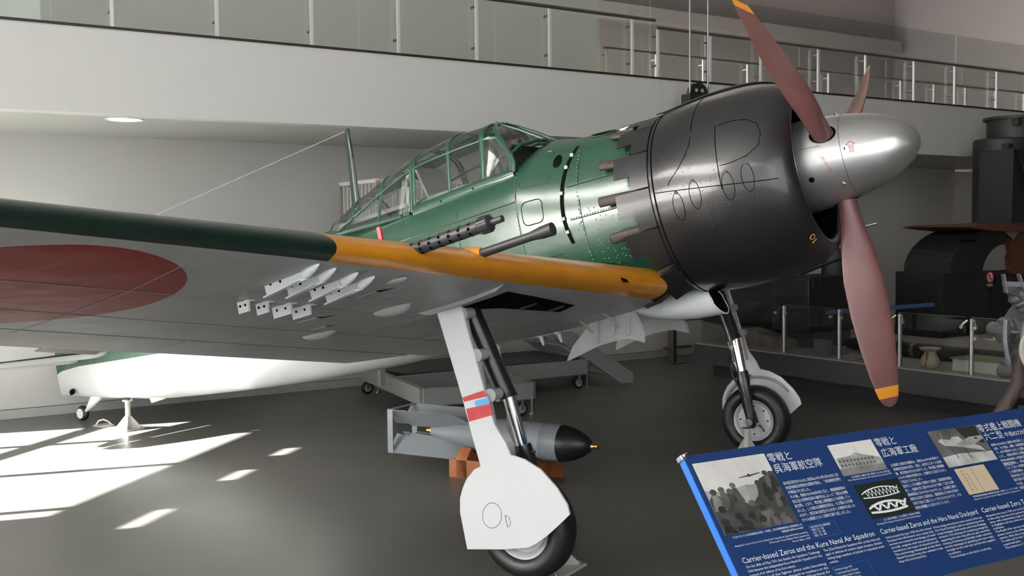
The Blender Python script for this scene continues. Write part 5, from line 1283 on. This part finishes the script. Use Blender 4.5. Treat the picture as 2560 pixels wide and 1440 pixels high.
# small framed notes
def frame(u0, u1, w0, w1):
    mk('note_frame', tube([PP(u0, w0, .0008), PP(u1, w0, .0008), PP(u1, w1, .0008), PP(u0, w1, .0008), PP(u0, w0, .0008)], .0007, 4), M_PEDGE, panel, smooth=False)
frame(.410, .545, .350, .403); frame(.420, .60, .520, .585)
for i, s in enumerate(('昭和19年8月 第332海軍航空隊', '零戦五二型   52機', '月光一一型   12機', '雷電二一型   48機')): text('note_text', s, .416, .361+.0115*i, .0095, panel, condense=.8)
for i, s in enumerate(('Air fleet in August 1944', 'Carrier-based Zero: 52 planes', 'Night fighter Gekko: 12 planes', 'Interceptor Raiden: 48 planes')): text('note_text', s, .428, .534+.0135*i, .0110, panel, condense=.8)
# ---- photographs printed on the panel
p1 = photo('crew_photo', .022, .375, .036, .326, M_PLIGHT, 'black and white photograph of seated aircrew watching a plane')
shape(p1, [(.022, .15), (.10, .165), (.22, .15), (.375, .165), (.375, .326), (.022, .326)], GR[4])
shape(p1, [(.022, .19), (.05, .165), (.085, .185), (.12, .17), (.16, .20), (.20, .235), (.25, .20), (.29, .135), (.375, .11), (.375, .326), (.022, .326)], GR[1], d=.0012)
for u, w, sc_ in ((.055, .16, 1), (.095, .155, .95), (.130, .165, .9), (.155, .145, .9), (.205, .225, 1), (.275, .15, .9), (.305, .145, .85), (.33, .115, .8), (.355, .12, .8), (.24, .25, 1.05), (.06, .23, 1.1), (.12, .24, 1.1), (.18, .27, 1.1), (.30, .22, .95), (.34, .19, .9), (.05, .28, 1.2), (.10, .29, 1.2), (.15, .30, 1.1), (.22, .29, 1.1), (.27, .27, 1), (.32, .27, 1), (.355, .23, .9)):
    k = random.choice((0, 0, 1, 1, 2))
    shape(p1, [(u+.016*sc_*math.cos(t), w+.013*sc_*math.sin(t)) for t in [2*math.pi*j/12 for j in range(12)]], GR[k], d=.0016)
    shape(p1, [(u-.012*sc_, w+.012*sc_), (u+.012*sc_, w+.012*sc_), (min(.373, u+.03*sc_), min(.325, w+.075*sc_)), (max(.024, u-.03*sc_), min(.325, w+.075*sc_))], GR[random.choice((0, 1, 1, 2, 3))], d=.0014)
shape(p1, [(.20, .118), (.245, .113), (.252, .106), (.258, .113), (.31, .109), (.31, .112), (.262, .119), (.252, .122), (.243, .119), (.20, .121)], GR[1], d=.0014)
p2 = photo('building_photo', .708, .956, .043, .182, mat('photo_pale', (.70, .67, .63, 1), .5, var=.05), 'pale photograph of a long low building with a flagpole')
shape(p2, [(.708, .15), (.80, .148), (.956, .155), (.956, .182), (.708, .182)], GR[3]); shape(p2, [(.715, .105), (.80, .10), (.83, .088), (.86, .10), (.95, .125), (.955, .155), (.80, .15), (.715, .152)], GR[4], d=.0012)
for j in range(2):
    for i in range(10): shape(p2, [(.722+.02*i, .113+.02*j+.0005*i), (.734+.02*i, .113+.02*j+.0005*i), (.734+.02*i, .125+.02*j+.0005*i), (.722+.02*i, .125+.02*j+.0005*i)], GR[2], d=.0014)
shape(p2, [(.842, .06), (.8435, .06), (.8435, .10), (.842, .10)], GR[1], d=.0014)
p3 = photo('wing_rib_photo', .730, .978, .227, .374, mat('photo_black', (.006, .012, .010, 1), .5), 'dark photograph of two pale lattice wing ribs')
for wc, n, f_ in ((.277, 9, 0), (.338, 4, 1)):
    up_ = [(.745+.0205*i, wc-.030*math.sin(math.pi*(i+.6)/11.5)**.6) for i in range(11)]
    th = .005 if not f_ else .009
    shape(p3, up_ + [(u, w+th) for u, w in up_[::-1]], M_PTXT); lo_ = [(.745+.0205*i, wc+.006+.006*math.sin(math.pi*i/10)) for i in range(11)]
    shape(p3, lo_ + [(u, w+th) for u, w in lo_[::-1]], M_PTXT)
    for i in range(n):
        a = (.765+.185*i/n, wc-.020); b = (.765+.185*(i+.5)/n, wc+.008); c_ = (.765+.185*(i+1)/n, wc-.022); wd = .0035 if not f_ else .013
        shape(p3, [a, (a[0]+wd, a[1]), (b[0]+wd, b[1]), b], M_PTXT, d=.0012); shape(p3, [b, (b[0]+wd, b[1]), (c_[0]+wd, c_[1]), c_], M_PTXT, d=.0012)
p4 = photo('plane_photo', 1.296, 1.612, .048, .223, GR[2], 'black and white photograph of a fighter plane inside a building')
shape(p4, [(1.296, .175), (1.40, .168), (1.612, .18), (1.612, .223), (1.296, .223)], GR[5]); shape(p4, [(1.47, .05), (1.60, .05), (1.60, .14), (1.50, .11)], GR[0], d=.0011)
shape(p4, [(1.325, .10), (1.345, .09), (1.40, .10), (1.42, .088), (1.46, .09), (1.48, .115), (1.56, .15), (1.575, .175), (1.50, .155), (1.42, .135), (1.35, .125)], GR[5], d=.0013)
shape(p4, [(1.42, .125), (1.52, .10), (1.60, .10), (1.61, .115), (1.54, .135), (1.44, .14)], GR[4], d=.0014); shape(p4, [(1.55, .107+.01*0), (1.565, .104), (1.572, .110), (1.558, .116)], GR[0], d=.0016)
for a, b in (((1.355, .11), (1.362, .06)), ((1.37, .135), (1.385, .19)), ((1.45, .14), (1.46, .20))):
    shape(p4, [a, (a[0]+.005, a[1]), (b[0]+.005, b[1]), b], GR[1] if b[1] > .1 else GR[4], d=.0015)
p5 = photo('manual_photo', 1.318, 1.508, .234, .354, mat('photo_beige', (.55, .43, .30, 1), .6, var=.06), 'beige photograph of an open old manual')
shape(p5, [(1.415, .234), (1.417, .234), (1.417, .354), (1.415, .354)], GR[0])
for i in range(7):
    shape(p5, [(1.352, .245+.014*i), (1.356, .245+.014*i), (1.356, .253+.014*i), (1.352, .253+.014*i)], GR[1]); shape(p5, [(1.374, .262+.012*i), (1.379, .262+.012*i), (1.379, .267+.012*i), (1.374, .267+.012*i)], GR[1])
